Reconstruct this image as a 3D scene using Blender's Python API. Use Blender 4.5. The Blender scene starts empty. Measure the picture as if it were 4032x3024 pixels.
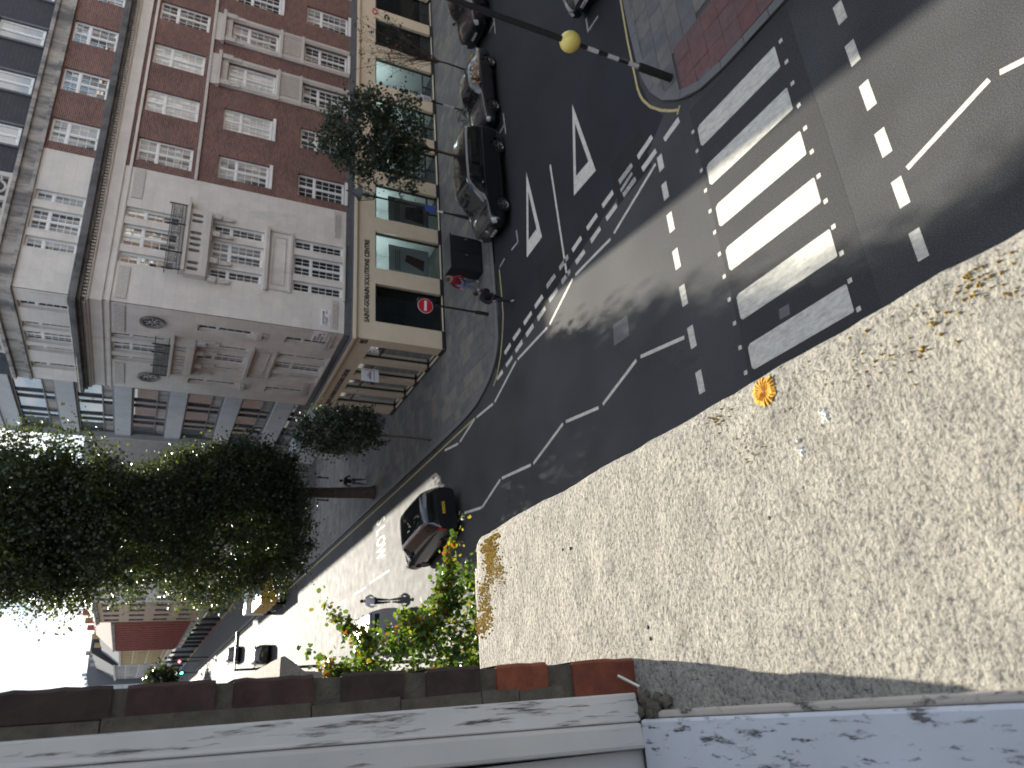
import bpy, bmesh, math, random
import numpy as np
from mathutils import Matrix, Vector
random.seed(7); rng = np.random.default_rng(7)
SC = bpy.context.scene; COL = SC.collection
# ------------------------------------------------------------------ camera
CAMH = 12.8
ROT = [[-0.07472576, -0.43259763, -0.89848503], [-0.91156261, 0.39494259, -0.11434138], [0.40431382, 0.81048112, -0.42385221]]
cd = bpy.data.cameras.new('camera'); cam = bpy.data.objects.new('camera', cd); COL.objects.link(cam)
cd.sensor_width = 36.0; cd.lens = 2890.57/4032*36.0; cd.clip_start = 0.02; cd.clip_end = 3000
r0, r1, r2 = ROT
cam.matrix_world = Matrix(((r0[0], -r1[0], -r2[0], 0), (r0[1], -r1[1], -r2[1], 0), (r0[2], -r1[2], -r2[2], CAMH), (0, 0, 0, 1)))
cd.dof.use_dof = True; cd.dof.focus_distance = 1.25; cd.dof.aperture_fstop = 11.0
SC.camera = cam
# ------------------------------------------------------------------ light
SUN_EL, SUN_AZ = math.radians(23.3), math.radians(7.5)      # azimuth from +Y towards +X
sd = bpy.data.lights.new('sun', 'SUN'); sd.energy = 3.5; sd.angle = math.radians(0.53); sd.color = (1, 0.93, 0.80)
sun = bpy.data.objects.new('sun', sd); COL.objects.link(sun)
sdir = Vector((math.sin(SUN_AZ)*math.cos(SUN_EL), math.cos(SUN_AZ)*math.cos(SUN_EL), math.sin(SUN_EL)))
sun.rotation_euler = sdir.to_track_quat('Z', 'Y').to_euler(); sun.location = (5, -5, 60)
W = bpy.data.worlds.new('World'); SC.world = W; W.use_nodes = True
nt = W.node_tree; nt.nodes.clear()
def nn(t, ty, **kw):
    n = t.nodes.new(ty)
    for k, v in kw.items(): setattr(n, k, v)
    return n
sky = nn(nt, 'ShaderNodeTexSky', sky_type='NISHITA', sun_disc=False, sun_elevation=SUN_EL, sun_rotation=SUN_AZ, air_density=1.0, dust_density=0.5, ozone_density=1.0)
geo = nn(nt, 'ShaderNodeTexCoord')
mp = nn(nt, 'ShaderNodeMapping'); mp.inputs['Scale'].default_value = (1, 1, 2.6)
nz = nn(nt, 'ShaderNodeTexNoise'); nz.inputs['Scale'].default_value = 5.0; nz.inputs['Detail'].default_value = 9; nz.inputs['Roughness'].default_value = 0.58; nz.inputs['Distortion'].default_value = 0.35
cr = nn(nt, 'ShaderNodeValToRGB'); cr.color_ramp.elements[0].position = 0.43; cr.color_ramp.elements[1].position = 0.60
hs = nn(nt, 'ShaderNodeHueSaturation'); hs.inputs['Saturation'].default_value = 1.5; gm = nn(nt, 'ShaderNodeGamma'); gm.inputs['Gamma'].default_value = 0.30; tint = nn(nt, 'ShaderNodeMixRGB', blend_type='MULTIPLY'); tint.inputs['Fac'].default_value = 1; tint.inputs['Color2'].default_value = (0.74, 0.90, 1.10, 1)
mx = nn(nt, 'ShaderNodeMixRGB'); mx.inputs['Color2'].default_value = (2.7, 2.7, 2.75, 1)
bg = nn(nt, 'ShaderNodeBackground'); bg.inputs['Strength'].default_value = 0.15
out = nn(nt, 'ShaderNodeOutputWorld')
L = nt.links.new
L(geo.outputs['Generated'], mp.inputs['Vector']); L(mp.outputs[0], nz.inputs['Vector']); L(nz.outputs['Fac'], cr.inputs['Fac'])
L(sky.outputs[0], gm.inputs['Color']); L(gm.outputs[0], hs.inputs['Color']); L(hs.outputs[0], tint.inputs['Color1']); L(tint.outputs[0], mx.inputs['Color1']); L(cr.outputs[0], mx.inputs['Fac']); L(mx.outputs[0], bg.inputs['Color']); L(bg.outputs[0], out.inputs[0])
SC.view_settings.view_transform = 'Standard'; SC.view_settings.look = 'None'; SC.view_settings.gamma = 1.0
SC.view_settings.use_curve_mapping = False; SC.view_settings.exposure = 2.15
cy = SC.cycles; cy.use_denoising = True; cy.max_bounces = 6; cy.diffuse_bounces = 3; cy.glossy_bounces = 3; cy.transmission_bounces = 4; cy.transparent_max_bounces = 6
cy.sample_clamp_indirect = 6.0; cy.caustics_reflective = False; cy.caustics_refractive = False

# ------------------------------------------------------------------ materials
MAT = {}
def _base(name):
    m = bpy.data.materials.new(name); m.use_nodes = True; MAT[name] = m
    t = m.node_tree; return m, t, t.nodes['Principled BSDF']
def vnoise(t, scale, detail=4, rough=0.6, coord='Object', sc3=None):
    tc = nn(t, 'ShaderNodeTexCoord'); n = nn(t, 'ShaderNodeTexNoise')
    n.inputs['Scale'].default_value = scale; n.inputs['Detail'].default_value = detail; n.inputs['Roughness'].default_value = rough
    src = tc.outputs[coord]
    if sc3:
        mpp = nn(t, 'ShaderNodeMapping'); mpp.inputs['Scale'].default_value = sc3; t.links.new(src, mpp.inputs['Vector']); src = mpp.outputs[0]
    t.links.new(src, n.inputs['Vector']); return n.outputs['Fac']
def ramp(t, fac, stops):
    r = nn(t, 'ShaderNodeValToRGB'); e = r.color_ramp.elements
    while len(e) > 1: e.remove(e[0])
    e[0].position, e[0].color = stops[0][0], (*stops[0][1], 1)
    for p, c in stops[1:]:
        x = e.new(p); x.color = (*c, 1)
    t.links.new(fac, r.inputs['Fac']); return r.outputs['Color']
def mixc(t, fac, a, b, mode='MIX'):
    m = nn(t, 'ShaderNodeMixRGB', blend_type=mode)
    if isinstance(fac, (int, float)): m.inputs['Fac'].default_value = fac
    else: t.links.new(fac, m.inputs['Fac'])
    for k, v in (('Color1', a), ('Color2', b)):
        if isinstance(v, tuple): m.inputs[k].default_value = (*v, 1) if len(v) == 3 else v
        else: t.links.new(v, m.inputs[k])
    return m.outputs['Color']
def bump(t, p, h, strength=0.3, dist=0.01):
    b = nn(t, 'ShaderNodeBump'); b.inputs['Strength'].default_value = strength; b.inputs['Distance'].default_value = dist
    t.links.new(h, b.inputs['Height']); t.links.new(b.outputs[0], p.inputs['Normal'])
def mul(c, k): return tuple(min(1, x*k) for x in c)
def pm(name, c, rough=0.6, var=0.15, scale=3.0, detail=5, spec=0.5, metal=0.0, bmp=None, coat=0.0, coord='Object', sc3=None, emit=None, dirt=None, ior=None):
    m, t, p = _base(name)
    if var:
        f = vnoise(t, scale, detail, coord=coord, sc3=sc3)
        col = ramp(t, f, [(0.3, mul(c, 1-var)), (0.7, mul(c, 1+var))])
        if dirt:   # (colour, scale, threshold)
            d = vnoise(t, dirt[1], 6, 0.65, sc3=dirt[3] if len(dirt) > 3 else None)
            col = mixc(t, ramp(t, d, [(dirt[2], (0, 0, 0)), (dirt[2]+0.16, (1, 1, 1))]), col, dirt[0])
        t.links.new(col, p.inputs['Base Color'])
    else: p.inputs['Base Color'].default_value = (*c, 1)
    p.inputs['Roughness'].default_value = rough; p.inputs['Metallic'].default_value = metal
    p.inputs['Specular IOR Level'].default_value = spec; p.inputs['Coat Weight'].default_value = coat; p.inputs['Coat Roughness'].default_value = 0.05
    if ior: p.inputs['IOR'].default_value = ior
    if bmp: bump(t, p, vnoise(t, bmp[0], 6, 0.65, coord=coord), bmp[1], bmp[2])
    if emit: p.inputs['Emission Color'].default_value = (*emit[0], 1); p.inputs['Emission Strength'].default_value = emit[1]
    return m
def brickmat(name, c1, c2, mortar, bw=0.235, rh=0.077, mort=0.011, rough=0.85, off=0.5, bumps=0.35, stain=0.25, bias=0.0):
    m, t, p = _base(name); tc = nn(t, 'ShaderNodeTexCoord'); b = nn(t, 'ShaderNodeTexBrick')
    b.offset = off; b.inputs['Scale'].default_value = 1.0; b.inputs['Brick Width'].default_value = bw; b.inputs['Row Height'].default_value = rh
    b.inputs['Mortar Size'].default_value = mort; b.inputs['Mortar Smooth'].default_value = 0.1; b.inputs['Bias'].default_value = bias
    b.inputs['Color1'].default_value = (*c1, 1); b.inputs['Color2'].default_value = (*c2, 1); b.inputs['Mortar'].default_value = (*mortar, 1)
    t.links.new(tc.outputs['UV'], b.inputs['Vector'])
    col = mixc(t, stain, b.outputs['Color'], ramp(t, vnoise(t, 0.7, 6, 0.6), [(0.3, (0.55, 0.55, 0.55)), (0.7, (1.25, 1.25, 1.25))]), 'MULTIPLY')
    col = mixc(t, stain, col, ramp(t, vnoise(t, 9, 4, 0.7), [(0.3, (0.6, 0.6, 0.62)), (0.7, (1.3, 1.28, 1.25))]), 'MULTIPLY')
    t.links.new(col, p.inputs['Base Color']); p.inputs['Roughness'].default_value = rough
    inv = nn(t, 'ShaderNodeInvert'); t.links.new(b.outputs['Fac'], inv.inputs['Color'])
    bump(t, p, inv.outputs[0], bumps, 0.012); return m
brickmat('red_brick', (0.20, 0.074, 0.05), (0.085, 0.036, 0.03), (0.25, 0.20, 0.175), stain=0.45)
brickmat('opposite_brick', (0.24, 0.10, 0.065), (0.18, 0.08, 0.055), (0.26, 0.23, 0.2))
brickmat('yellow_brick', (0.30, 0.22, 0.12), (0.24, 0.17, 0.09), (0.3, 0.28, 0.24))
brickmat('dark_tile', (0.030, 0.032, 0.040), (0.022, 0.024, 0.031), (0.012, 0.012, 0.015), bw=0.30, rh=0.17, mort=0.012, rough=0.6)
# ashlar: very faint joints over mottled limestone
def ashlar(name, c, dark, stainthr=0.62, bw=0.95, rh=0.46):
    m, t, p = _base(name); tc = nn(t, 'ShaderNodeTexCoord'); b = nn(t, 'ShaderNodeTexBrick')
    b.inputs['Scale'].default_value = 1.0; b.inputs['Brick Width'].default_value = bw; b.inputs['Row Height'].default_value = rh
    b.inputs['Mortar Size'].default_value = 0.006; b.inputs['Mortar Smooth'].default_value = 0.2
    b.inputs['Color1'].default_value = (*mul(c, 1.03), 1); b.inputs['Color2'].default_value = (*mul(c, 0.96), 1); b.inputs['Mortar'].default_value = (*mul(c, 0.80), 1)
    t.links.new(tc.outputs['UV'], b.inputs['Vector'])
    col = mixc(t, 0.5, b.outputs['Color'], ramp(t, vnoise(t, 1.2, 8, 0.65), [(0.3, (0.72, 0.72, 0.74)), (0.7, (1.15, 1.13, 1.1))]), 'MULTIPLY')
    st = vnoise(t, 0.8, 8, 0.7, sc3=(1.6, 1.6, 0.35))
    col = mixc(t, ramp(t, st, [(stainthr-0.06, (0, 0, 0)), (stainthr+0.1, (0.8, 0.8, 0.8))]), col, dark)
    t.links.new(col, p.inputs['Base Color']); p.inputs['Roughness'].default_value = 0.85
    inv = nn(t, 'ShaderNodeInvert'); t.links.new(b.outputs['Fac'], inv.inputs['Color']); bump(t, p, inv.outputs[0], 0.3, 0.006); return m
ashlar('limestone', (0.64, 0.605, 0.55), (0.40, 0.39, 0.38), 0.64)
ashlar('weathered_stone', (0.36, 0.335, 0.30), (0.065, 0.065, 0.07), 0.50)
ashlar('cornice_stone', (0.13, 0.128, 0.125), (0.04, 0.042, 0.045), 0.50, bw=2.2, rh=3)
ashlar('grey_concrete', (0.36, 0.37, 0.37), (0.25, 0.26, 0.27), 0.62, bw=3.2, rh=4)
pm('carved_stone', (0.50, 0.47, 0.425), 0.85, 0.25, 14, bmp=(18, 0.9, 0.03))
pm('cream_render', (0.66, 0.57, 0.42), 0.55, 0.05, 2, bmp=(60, 0.05, 0.002))
pm('white_paint', (0.74, 0.74, 0.72), 0.4, 0.05, 3)
pm('dark_frame', (0.020, 0.024, 0.027), 0.4, 0.1)
pm('black_metal', (0.012, 0.013, 0.014), 0.38, 0.1)
pm('lead_flashing', (0.10, 0.105, 0.115), 0.55, 0.2, 4)
pm('letter_grey', (0.035, 0.037, 0.045), 0.45, 0)
pm('black_letter', (0.012, 0.012, 0.013), 0.5, 0); pm('red_letter', (0.5, 0.02, 0.03), 0.5, 0); pm('sign_white', (0.78, 0.78, 0.78), 0.35, 0.03)
pm('blue_print', (0.05, 0.09, 0.35), 0.5, 0); pm('photo_brown', (0.17, 0.10, 0.07), 0.5, 0.7, 7); pm('photo_grey', (0.12, 0.12, 0.125), 0.5, 0.7, 5)
pm('interior_wall', (0.62, 0.66, 0.66), 0.7, 0.06, 1); pm('interior_dark', (0.045, 0.05, 0.052), 0.6, 0.3, 2)
pm('shop_light', (1, 1, 1), 0.5, 0, emit=((0.90, 1.0, 0.98), 5.0))
pm('cream_far', (0.50, 0.46, 0.42), 0.8, 0.08, 1); pm('tan_brick', (0.34, 0.25, 0.17), 0.85, 0.15, 2); pm('far_red', (0.26, 0.085, 0.065), 0.85, 0.15, 1.5); pm('mustard', (0.34, 0.24, 0.09), 0.85, 0.15, 1.5)
# asphalt
def asphalt(name, c, patch=0.25, rough=0.82):
    m, t, p = _base(name)
    col = ramp(t, vnoise(t, 0.35, 6, 0.6), [(0.3, mul(c, 1-patch)), (0.7, mul(c, 1+patch))])
    col = mixc(t, 0.7, col, ramp(t, vnoise(t, 38, 4, 0.85), [(0.34, (0.30, 0.30, 0.31)), (0.5, (1, 1, 1)), (0.66, (2.6, 2.6, 2.55))]), 'MULTIPLY')
    sp = vnoise(t, 3.2, 3, 0.5); col = mixc(t, ramp(t, sp, [(0.80, (0, 0, 0)), (0.82, (0.35, 0.35, 0.35))]), col, (0.25, 0.25, 0.25))
    st = vnoise(t, 0.9, 7, 0.75, sc3=(2.2, 0.5, 1)); col = mixc(t, ramp(t, st, [(0.58, (0, 0, 0)), (0.75, (0.5, 0.5, 0.5))]), col, mul(c, 0.6))
    t.links.new(col, p.inputs['Base Color']); p.inputs['Specular IOR Level'].default_value = 0.25
    rr = nn(t, 'ShaderNodeMapRange'); rr.inputs['To Min'].default_value = rough-0.14; rr.inputs['To Max'].default_value = rough+0.1
    t.links.new(vnoise(t, 1.4, 5), rr.inputs['Value']); t.links.new(rr.outputs[0], p.inputs['Roughness'])
    bump(t, p, vnoise(t, 55, 3, 0.7), 0.45, 0.012); return m
asphalt('asphalt', (0.047, 0.048, 0.049)); asphalt('asphalt_patch', (0.016, 0.0145, 0.0145), 0.3); asphalt('asphalt_fresh', (0.036, 0.037, 0.038), 0.12); asphalt('asphalt_shaded', (0.017, 0.0185, 0.0215), 0.2)  # last one is the side street asphalt, with its shade put into the colour
def paint(name, c, worn=0.33):
    m, t, p = _base(name)
    col = ramp(t, vnoise(t, 6, 6, 0.7), [(0.3, mul(c, 0.82)), (0.7, mul(c, 1.05))])
    col = mixc(t, ramp(t, vnoise(t, 3.0, 8, 0.72, sc3=(3.5, 0.9, 1)), [(0.30, (0.75, 0.75, 0.75)), (0.56, (0, 0, 0))]), col, mul(c, 0.40))
    col = mixc(t, ramp(t, vnoise(t, 40, 5, 0.8), [(worn, (0.85, 0.85, 0.85)), (worn+0.07, (0, 0, 0))]), col, (0.10, 0.10, 0.10))
    t.links.new(col, p.inputs['Base Color']); p.inputs['Roughness'].default_value = 0.75; bump(t, p, vnoise(t, 60, 3), 0.3, 0.006); return m
paint('road_white', (0.62, 0.60, 0.52)); paint('road_white_worn', (0.62, 0.61, 0.57), 0.48); paint('road_yellow', (0.52, 0.42, 0.17), 0.36); paint('faint_mark', (0.16, 0.16, 0.16), 0.50)
pm('york_stone', (0.125, 0.12, 0.11), 0.8, 0.22, 2.5, 8, bmp=(25, 0.25, 0.006)); pm('york_stone_b', (0.10, 0.10, 0.098), 0.8, 0.22, 2.2, 8, bmp=(25, 0.25, 0.006))
pm('york_stone_c', (0.145, 0.135, 0.115), 0.8, 0.2, 2.2, 8, bmp=(25, 0.25, 0.006))
pm('kerb_granite', (0.12, 0.12, 0.118), 0.75, 0.25, 30, 6, bmp=(40, 0.2, 0.004)); pm('tactile_red', (0.13, 0.06, 0.057), 0.8, 0.2, 4, 7); pm('tactile_red_b', (0.115, 0.063, 0.06), 0.8, 0.2, 4, 7)
pm('joint_grey', (0.06, 0.06, 0.058), 0.9, 0.2, 8)
# window glass: opaque sheet standing for glass with a room or curtain behind it
def glass(name, c, c2=None, ior=1.5, rough=0.02, fold=0):
    m, t, p = _base(name)
    if c2:
        f = vnoise(t, 1.3, 3, 0.5, sc3=(fold, fold, 0.25) if fold else None)
        t.links.new(ramp(t, f, [(0.42, c), (0.58, c2)]), p.inputs['Base Color'])
    else: p.inputs['Base Color'].default_value = (*c, 1)
    p.inputs['Roughness'].default_value = 0.9; p.inputs['Specular IOR Level'].default_value = 0
    p.inputs['Coat Weight'].default_value = 1.0; p.inputs['Coat IOR'].default_value = ior; p.inputs['Coat Roughness'].default_value = rough; return m
glass('pane_dark', (0.018, 0.022, 0.024), (0.05, 0.055, 0.055)); glass('pane_net', (0.42, 0.44, 0.41), (0.62, 0.63, 0.59), fold=5)
glass('pane_mirror', (0.03, 0.035, 0.035), (0.30, 0.30, 0.28), fold=2.5, ior=2.2); glass('pane_half', (0.03, 0.035, 0.035), (0.42, 0.42, 0.40), fold=2.5); glass('pane_sky', (0.05, 0.06, 0.065), (0.09, 0.1, 0.11), ior=2.6)
def clearglass(name, tint=(0.75, 0.85, 0.85), refl=0.10):
    m, t, p = _base(name); t.nodes.remove(p); o = t.nodes['Material Output']
    tr = nn(t, 'ShaderNodeBsdfTransparent'); tr.inputs[0].default_value = (*tint, 1); gl = nn(t, 'ShaderNodeBsdfGlossy'); gl.inputs['Roughness'].default_value = 0.01
    fr = nn(t, 'ShaderNodeFresnel'); fr.inputs['IOR'].default_value = 1.6
    ms = nn(t, 'ShaderNodeMixShader'); t.links.new(fr.outputs[0], ms.inputs[0]); t.links.new(tr.outputs[0], ms.inputs[1]); t.links.new(gl.outputs[0], ms.inputs[2]); t.links.new(ms.outputs[0], o.inputs[0]); return m
clearglass('shop_glass')

# ------------------------------------------------------------------ mesh helpers
class Fr:      # a facade frame: u along the wall, z up, d out of the wall
    def __init__(s, o, u, d): s.o, s.u, s.d = Vector(o), Vector(u), Vector(d)
    def __call__(s, u, z, d=0.0):
        p = s.o + s.u*u + s.d*d; return (p.x, p.y, p.z+z)
WORLD = None
class MB:
    def __init__(s): s.v, s.f, s.m = [], [], []
    def quad(s, a, b, c, d, m=0):
        n = len(s.v); s.v += [a, b, c, d]; s.f.append((n, n+1, n+2, n+3)); s.m.append(m)
    def poly(s, pts, m=0):
        n = len(s.v); s.v += list(pts); s.f.append(tuple(range(n, n+len(pts)))); s.m.append(m)
    def hexa(s, p, m=0):   # 8 points: bottom ring then top ring
        n = len(s.v); s.v += list(p)
        for f in ((3, 2, 1, 0), (4, 5, 6, 7), (0, 1, 5, 4), (1, 2, 6, 5), (2, 3, 7, 6), (3, 0, 4, 7)):
            s.f.append(tuple(n+i for i in f)); s.m.append(m)
    def box(s, x0, x1, y0, y1, z0, z1, m=0):
        s.hexa([(x0, y0, z0), (x1, y0, z0), (x1, y1, z0), (x0, y1, z0), (x0, y0, z1), (x1, y0, z1), (x1, y1, z1), (x0, y1, z1)], m)
    def fb(s, fr, u0, u1, z0, z1, d0, d1, m=0):   # box in a facade frame
        P = lambda u, z, d: fr(u, z, d)
        s.hexa([P(u0, z0, d0), P(u0, z0, d1), P(u1, z0, d1), P(u1, z0, d0), P(u0, z1, d0), P(u0, z1, d1), P(u1, z1, d1), P(u1, z1, d0)], m)
    def prism(s, pts, z0, z1, m=0):   # xy outline (ccw) extruded in z
        n = len(pts); k = len(s.v); s.v += [(x, y, z0) for x, y in pts]+[(x, y, z1) for x, y in pts]
        s.f.append(tuple(range(k+n-1, k-1, -1))); s.f.append(tuple(range(k+n, k+2*n))); s.m += [m, m]
        for i in range(n):
            j = (i+1) % n; s.f.append((k+i, k+j, k+n+j, k+n+i)); s.m.append(m)
    def tube(s, pts, rad, seg=8, m=0, cap=True):
        rings = []; pts = [Vector(p) for p in pts]; rad = rad if isinstance(rad, (list, tuple)) else [rad]*len(pts)
        for i, p in enumerate(pts):
            t = (pts[min(i+1, len(pts)-1)]-pts[max(i-1, 0)]).normalized()
            a = t.cross(Vector((0, 0, 1)) if abs(t.z) < 0.95 else Vector((1, 0, 0))).normalized(); b = t.cross(a)
            k = len(s.v); s.v += [tuple(p+(a*math.cos(q)+b*math.sin(q))*rad[i]) for q in [2*math.pi*j/seg for j in range(seg)]]; rings.append(k)
        for i in range(len(rings)-1):
            for j in range(seg):
                k, l = rings[i], rings[i+1]; j2 = (j+1) % seg; s.f.append((k+j, k+j2, l+j2, l+j)); s.m.append(m)
        if cap:
            s.f.append(tuple(range(rings[0]+seg-1, rings[0]-1, -1))); s.f.append(tuple(range(rings[-1], rings[-1]+seg))); s.m += [m, m]
    def lathe(s, prof, o=(0, 0, 0), seg=16, m=0, axis='z', sm=None):
        k = len(s.v)
        for r, h in prof:
            for j in range(seg):
                q = 2*math.pi*j/seg; a, b = r*math.cos(q), r*math.sin(q)
                s.v.append((o[0]+a, o[1]+b, o[2]+h) if axis == 'z' else ((o[0]+a, o[1]+h, o[2]+b) if axis == 'y' else (o[0]+h, o[1]+a, o[2]+b)))
        for i in range(len(prof)-1):
            for j in range(seg):
                j2 = (j+1) % seg; s.f.append((k+i*seg+j, k+i*seg+j2, k+(i+1)*seg+j2, k+(i+1)*seg+j)); s.m.append(m if sm is None else sm[i])
    def sphere(s, c, r, seg=12, m=0, sc=(1, 1, 1)):
        k = len(s.v); R_ = seg//2
        for i in range(R_+1):
            th = math.pi*i/R_
            for j in range(seg):
                q = 2*math.pi*j/seg; s.v.append((c[0]+r*sc[0]*math.sin(th)*math.cos(q), c[1]+r*sc[1]*math.sin(th)*math.sin(q), c[2]+r*sc[2]*math.cos(th)))
        for i in range(R_):
            for j in range(seg):
                j2 = (j+1) % seg; s.f.append((k+i*seg+j, k+(i+1)*seg+j, k+(i+1)*seg+j2, k+i*seg+j2)); s.m.append(m)
    def build(s, name, mats, parent=None, smooth=False, uv=False, bevel=0.0):
        me = bpy.data.meshes.new(name); me.from_pydata([tuple(p) for p in s.v], [], s.f)
        mats = mats if isinstance(mats, (list, tuple)) else [mats]
        for q in mats: me.materials.append(MAT[q])
        if len(mats) > 1: me.polygons.foreach_set('material_index', s.m)
        if smooth: me.polygons.foreach_set('use_smooth', [True]*len(me.polygons))
        if uv:
            l = me.uv_layers.new(name='uv'); d = []
            for pl in me.polygons:
                n = pl.normal; a = (abs(n.x), abs(n.y), abs(n.z)); w = a.index(max(a))
                for vi in pl.vertices:
                    c = me.vertices[vi].co; d += [c.y, c.z] if w == 0 else ([c.x, c.z] if w == 1 else [c.x, c.y])
            l.data.foreach_set('uv', d)
        me.update()
        o = bpy.data.objects.new(name, me); COL.objects.link(o)
        if bevel:
            b = o.modifiers.new('bevel', 'BEVEL'); b.width = bevel; b.segments = 2; b.limit_method = 'ANGLE'
        return link(o, parent)
def link(o, parent):
    if parent is not None:
        o.parent = parent; o.matrix_parent_inverse = parent.matrix_basis.inverted()
    return o
def tag(o, label=None, cat=None, group=None, kind=None):
    for k, v in (('label', label), ('category', cat), ('group', group), ('kind', kind)):
        if v: o[k] = v
    return o
def root(name, loc, label, cat, group=None):
    o = bpy.data.objects.new(name, None); COL.objects.link(o); o.location = loc; o.empty_display_size = 0.3
    return tag(o, label, cat, group)
def inst(name, me, parent, loc=(0, 0, 0), rot=0.0):   # cheap repeated piece sharing mesh data
    o = bpy.data.objects.new(name, me); COL.objects.link(o); o.location = loc; o.rotation_euler = (0, 0, rot); return link(o, parent)
def mesh_of(mb, name, mats, **kw):
    o = mb.build(name, mats, **kw); me = o.data; bpy.data.objects.remove(o); return me
def text(name, s, mat, parent, fr, u, z, d, size, sx=1.0, flip=1, bold=0.0, align='LEFT', depth=0.006, up=(0, 0, 1)):
    cu = bpy.data.curves.new(name, 'FONT'); cu.body = s; cu.size = size; cu.extrude = depth; cu.offset = bold; cu.align_x = align; cu.resolution_u = 2
    to = bpy.data.objects.new(name, cu); COL.objects.link(to)
    dg = bpy.context.evaluated_depsgraph_get(); me = bpy.data.meshes.new_from_object(to.evaluated_get(dg)); bpy.data.objects.remove(to); me.name = name
    me.materials.clear(); me.materials.append(MAT[mat])
    U = fr.u*flip
    M = Matrix(((U.x*sx, up[0], fr.d.x, 0), (U.y*sx, up[1], fr.d.y, 0), (0, up[2], fr.d.z, 0), (0, 0, 0, 1)))
    M.translation = Vector(fr(u, z, d)); me.transform(M)
    if M.determinant() < 0: me.flip_normals()
    o = bpy.data.objects.new(name, me); COL.objects.link(o); return link(o, parent)
# ------------------------------------------------------------------ ground, road, pavements
mb = MB(); mb.quad((-900, -700, -0.06), (900, -700, -0.06), (900, 1500, -0.06), (-900, 1500, -0.06)); tag(mb.build('ground', 'asphalt_fresh'), kind='structure')
mb = MB(); mb.quad((-30, -60, 0), (120, -60, 0), (120, 420, 0), (-30, 420, 0)); road = tag(mb.build('road', 'asphalt'), kind='structure')
m = MB(); m.poly([(x, y, .0015) for x, y in [(15.7, 13.9), (16.3, 13.0), (17.2, 13.5), (18.3, 13.75), (60, 13.8), (60, 25.2), (16.6, 25.2), (14.8, 25.2), (13.6, 25.9), (13.25, 25.5)]]); m.build('side_road_surface', 'asphalt_shaded', road)  # darker sheet: the side street's shade is painted into its base colour
def mark(name, pts, mat='road_white', z=0.004):
    m = MB(); m.poly([(x, y, z) for x, y in pts]); return m.build(name, mat, road)
def lin(name, p, q, w, mat='road_white', z=0.004):
    a = Vector((q[0]-p[0], q[1]-p[1])); a.normalize(); n = (-a.y*w/2, a.x*w/2)
    return mark(name, [(p[0]-n[0], p[1]-n[1]), (q[0]-n[0], q[1]-n[1]), (q[0]+n[0], q[1]+n[1]), (p[0]+n[0], p[1]+n[1])], mat, z)
def strip(name, pts, w, mat):
    m = MB()
    V = [Vector(p) for p in pts]; Lf, Rt = [], []
    for i, p in enumerate(V):
        t = (V[min(i+1, len(V)-1)]-V[max(i-1, 0)]).normalized(); n = Vector((-t.y, t.x))*w/2; Lf.append(p+n); Rt.append(p-n)
    for i in range(len(V)-1): m.quad((*Rt[i], .004), (*Rt[i+1], .004), (*Lf[i+1], .004), (*Lf[i], .004))
    return m.build(name, mat, road)
mark('resurfaced_strip', [(2.2, 8.15), (15.5, 8.15), (15.5, 11.97), (2.2, 11.93)], 'asphalt_fresh', 0.002)
for x0, x1 in ((14.03, 14.74), (12.66, 13.35), (11.28, 11.98), (9.90, 10.60), (8.45, 9.17), (7.07, 7.75), (5.68, 6.38), (4.30, 5.0)):
    c = 0.10; mark('zebra_stripe', [(x0+c*.3, 8.77), (x1-c*.3, 8.76), (x1, 8.76+c*.3), (x1+.02, 11.8-c), (x1-c*.5, 11.8), (x0+c, 11.82), (x0+.02, 11.8-c*.4), (x0, 8.77+c*.3)])
sq = MB(); sq.quad((-.055, -.055, 0), (.055, -.055, 0), (.055, .055, 0), (-.055, .055, 0)); sqm = mesh_of(sq, 'crossing_stud', 'road_white')
for k in range(14):
    x = 14.76-.6935*k
    inst('crossing_stud', sqm, road, (x, 12.0+.05*min(1, k/8), .0045), rng.normal(0, .06)); inst('crossing_stud', sqm, road, (x-.06, 8.56+.1*min(1, k/7), .0045), rng.normal(0, .06))
for x0, x1, y in ((14.6, 15.15, 13.53), (13.55, 14.13, 13.57), (12.4, 13.03, 13.6), (11.15, 11.79, 13.65), (9.94, 10.58, 13.66), (8.61, 9.26, 13.65), (7.27, 7.91, 13.67), (5.95, 6.6, 13.67),
                  (13.6, 14.16, 6.96), (12.36, 12.97, 7.0), (11.08, 11.77, 7.0), (9.83, 10.46, 7.03), (8.55, 9.2, 7.04), (7.3, 7.95, 7.05)):
    mark('give_way_bar', [(x0, y-.12), (x1, y-.12), (x1, y+.12), (x0, y+.12)])
for p, q in (((9.25, 6.76), (9.78, 4.87)), ((9.76, 4.68), (9.25, 2.8)), ((9.07, 13.95), (9.43, 15.97)), ((9.42, 16.2), (8.79, 18.26)), ((8.78, 18.52), (9.09, 20.63)), ((9.09, 20.84), (8.39, 23.27)), ((8.41, 23.48), (8.66, 26.05)), ((8.65, 26.2), (8.0, 28.17)), ((8.01, 28.24), (8.26, 30.12)), ((8.26, 30.3), (7.7, 32.3)),
             ((15.01, 13.75), (14.16, 16.31)), ((14.09, 16.54), (14.09, 18.87)), ((14.05, 19.08), (13.18, 21.01)), ((13.15, 21.21), (13.02, 23.8)), ((13.01, 23.95), (12.11, 26.21)), ((12.1, 26.38), (12.16, 28.18)), ((12.18, 28.36), (11.71, 30.26)), ((11.7, 30.46), (11.95, 32.2))):
    lin('zigzag_mark', p, q, 0.115)
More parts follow.
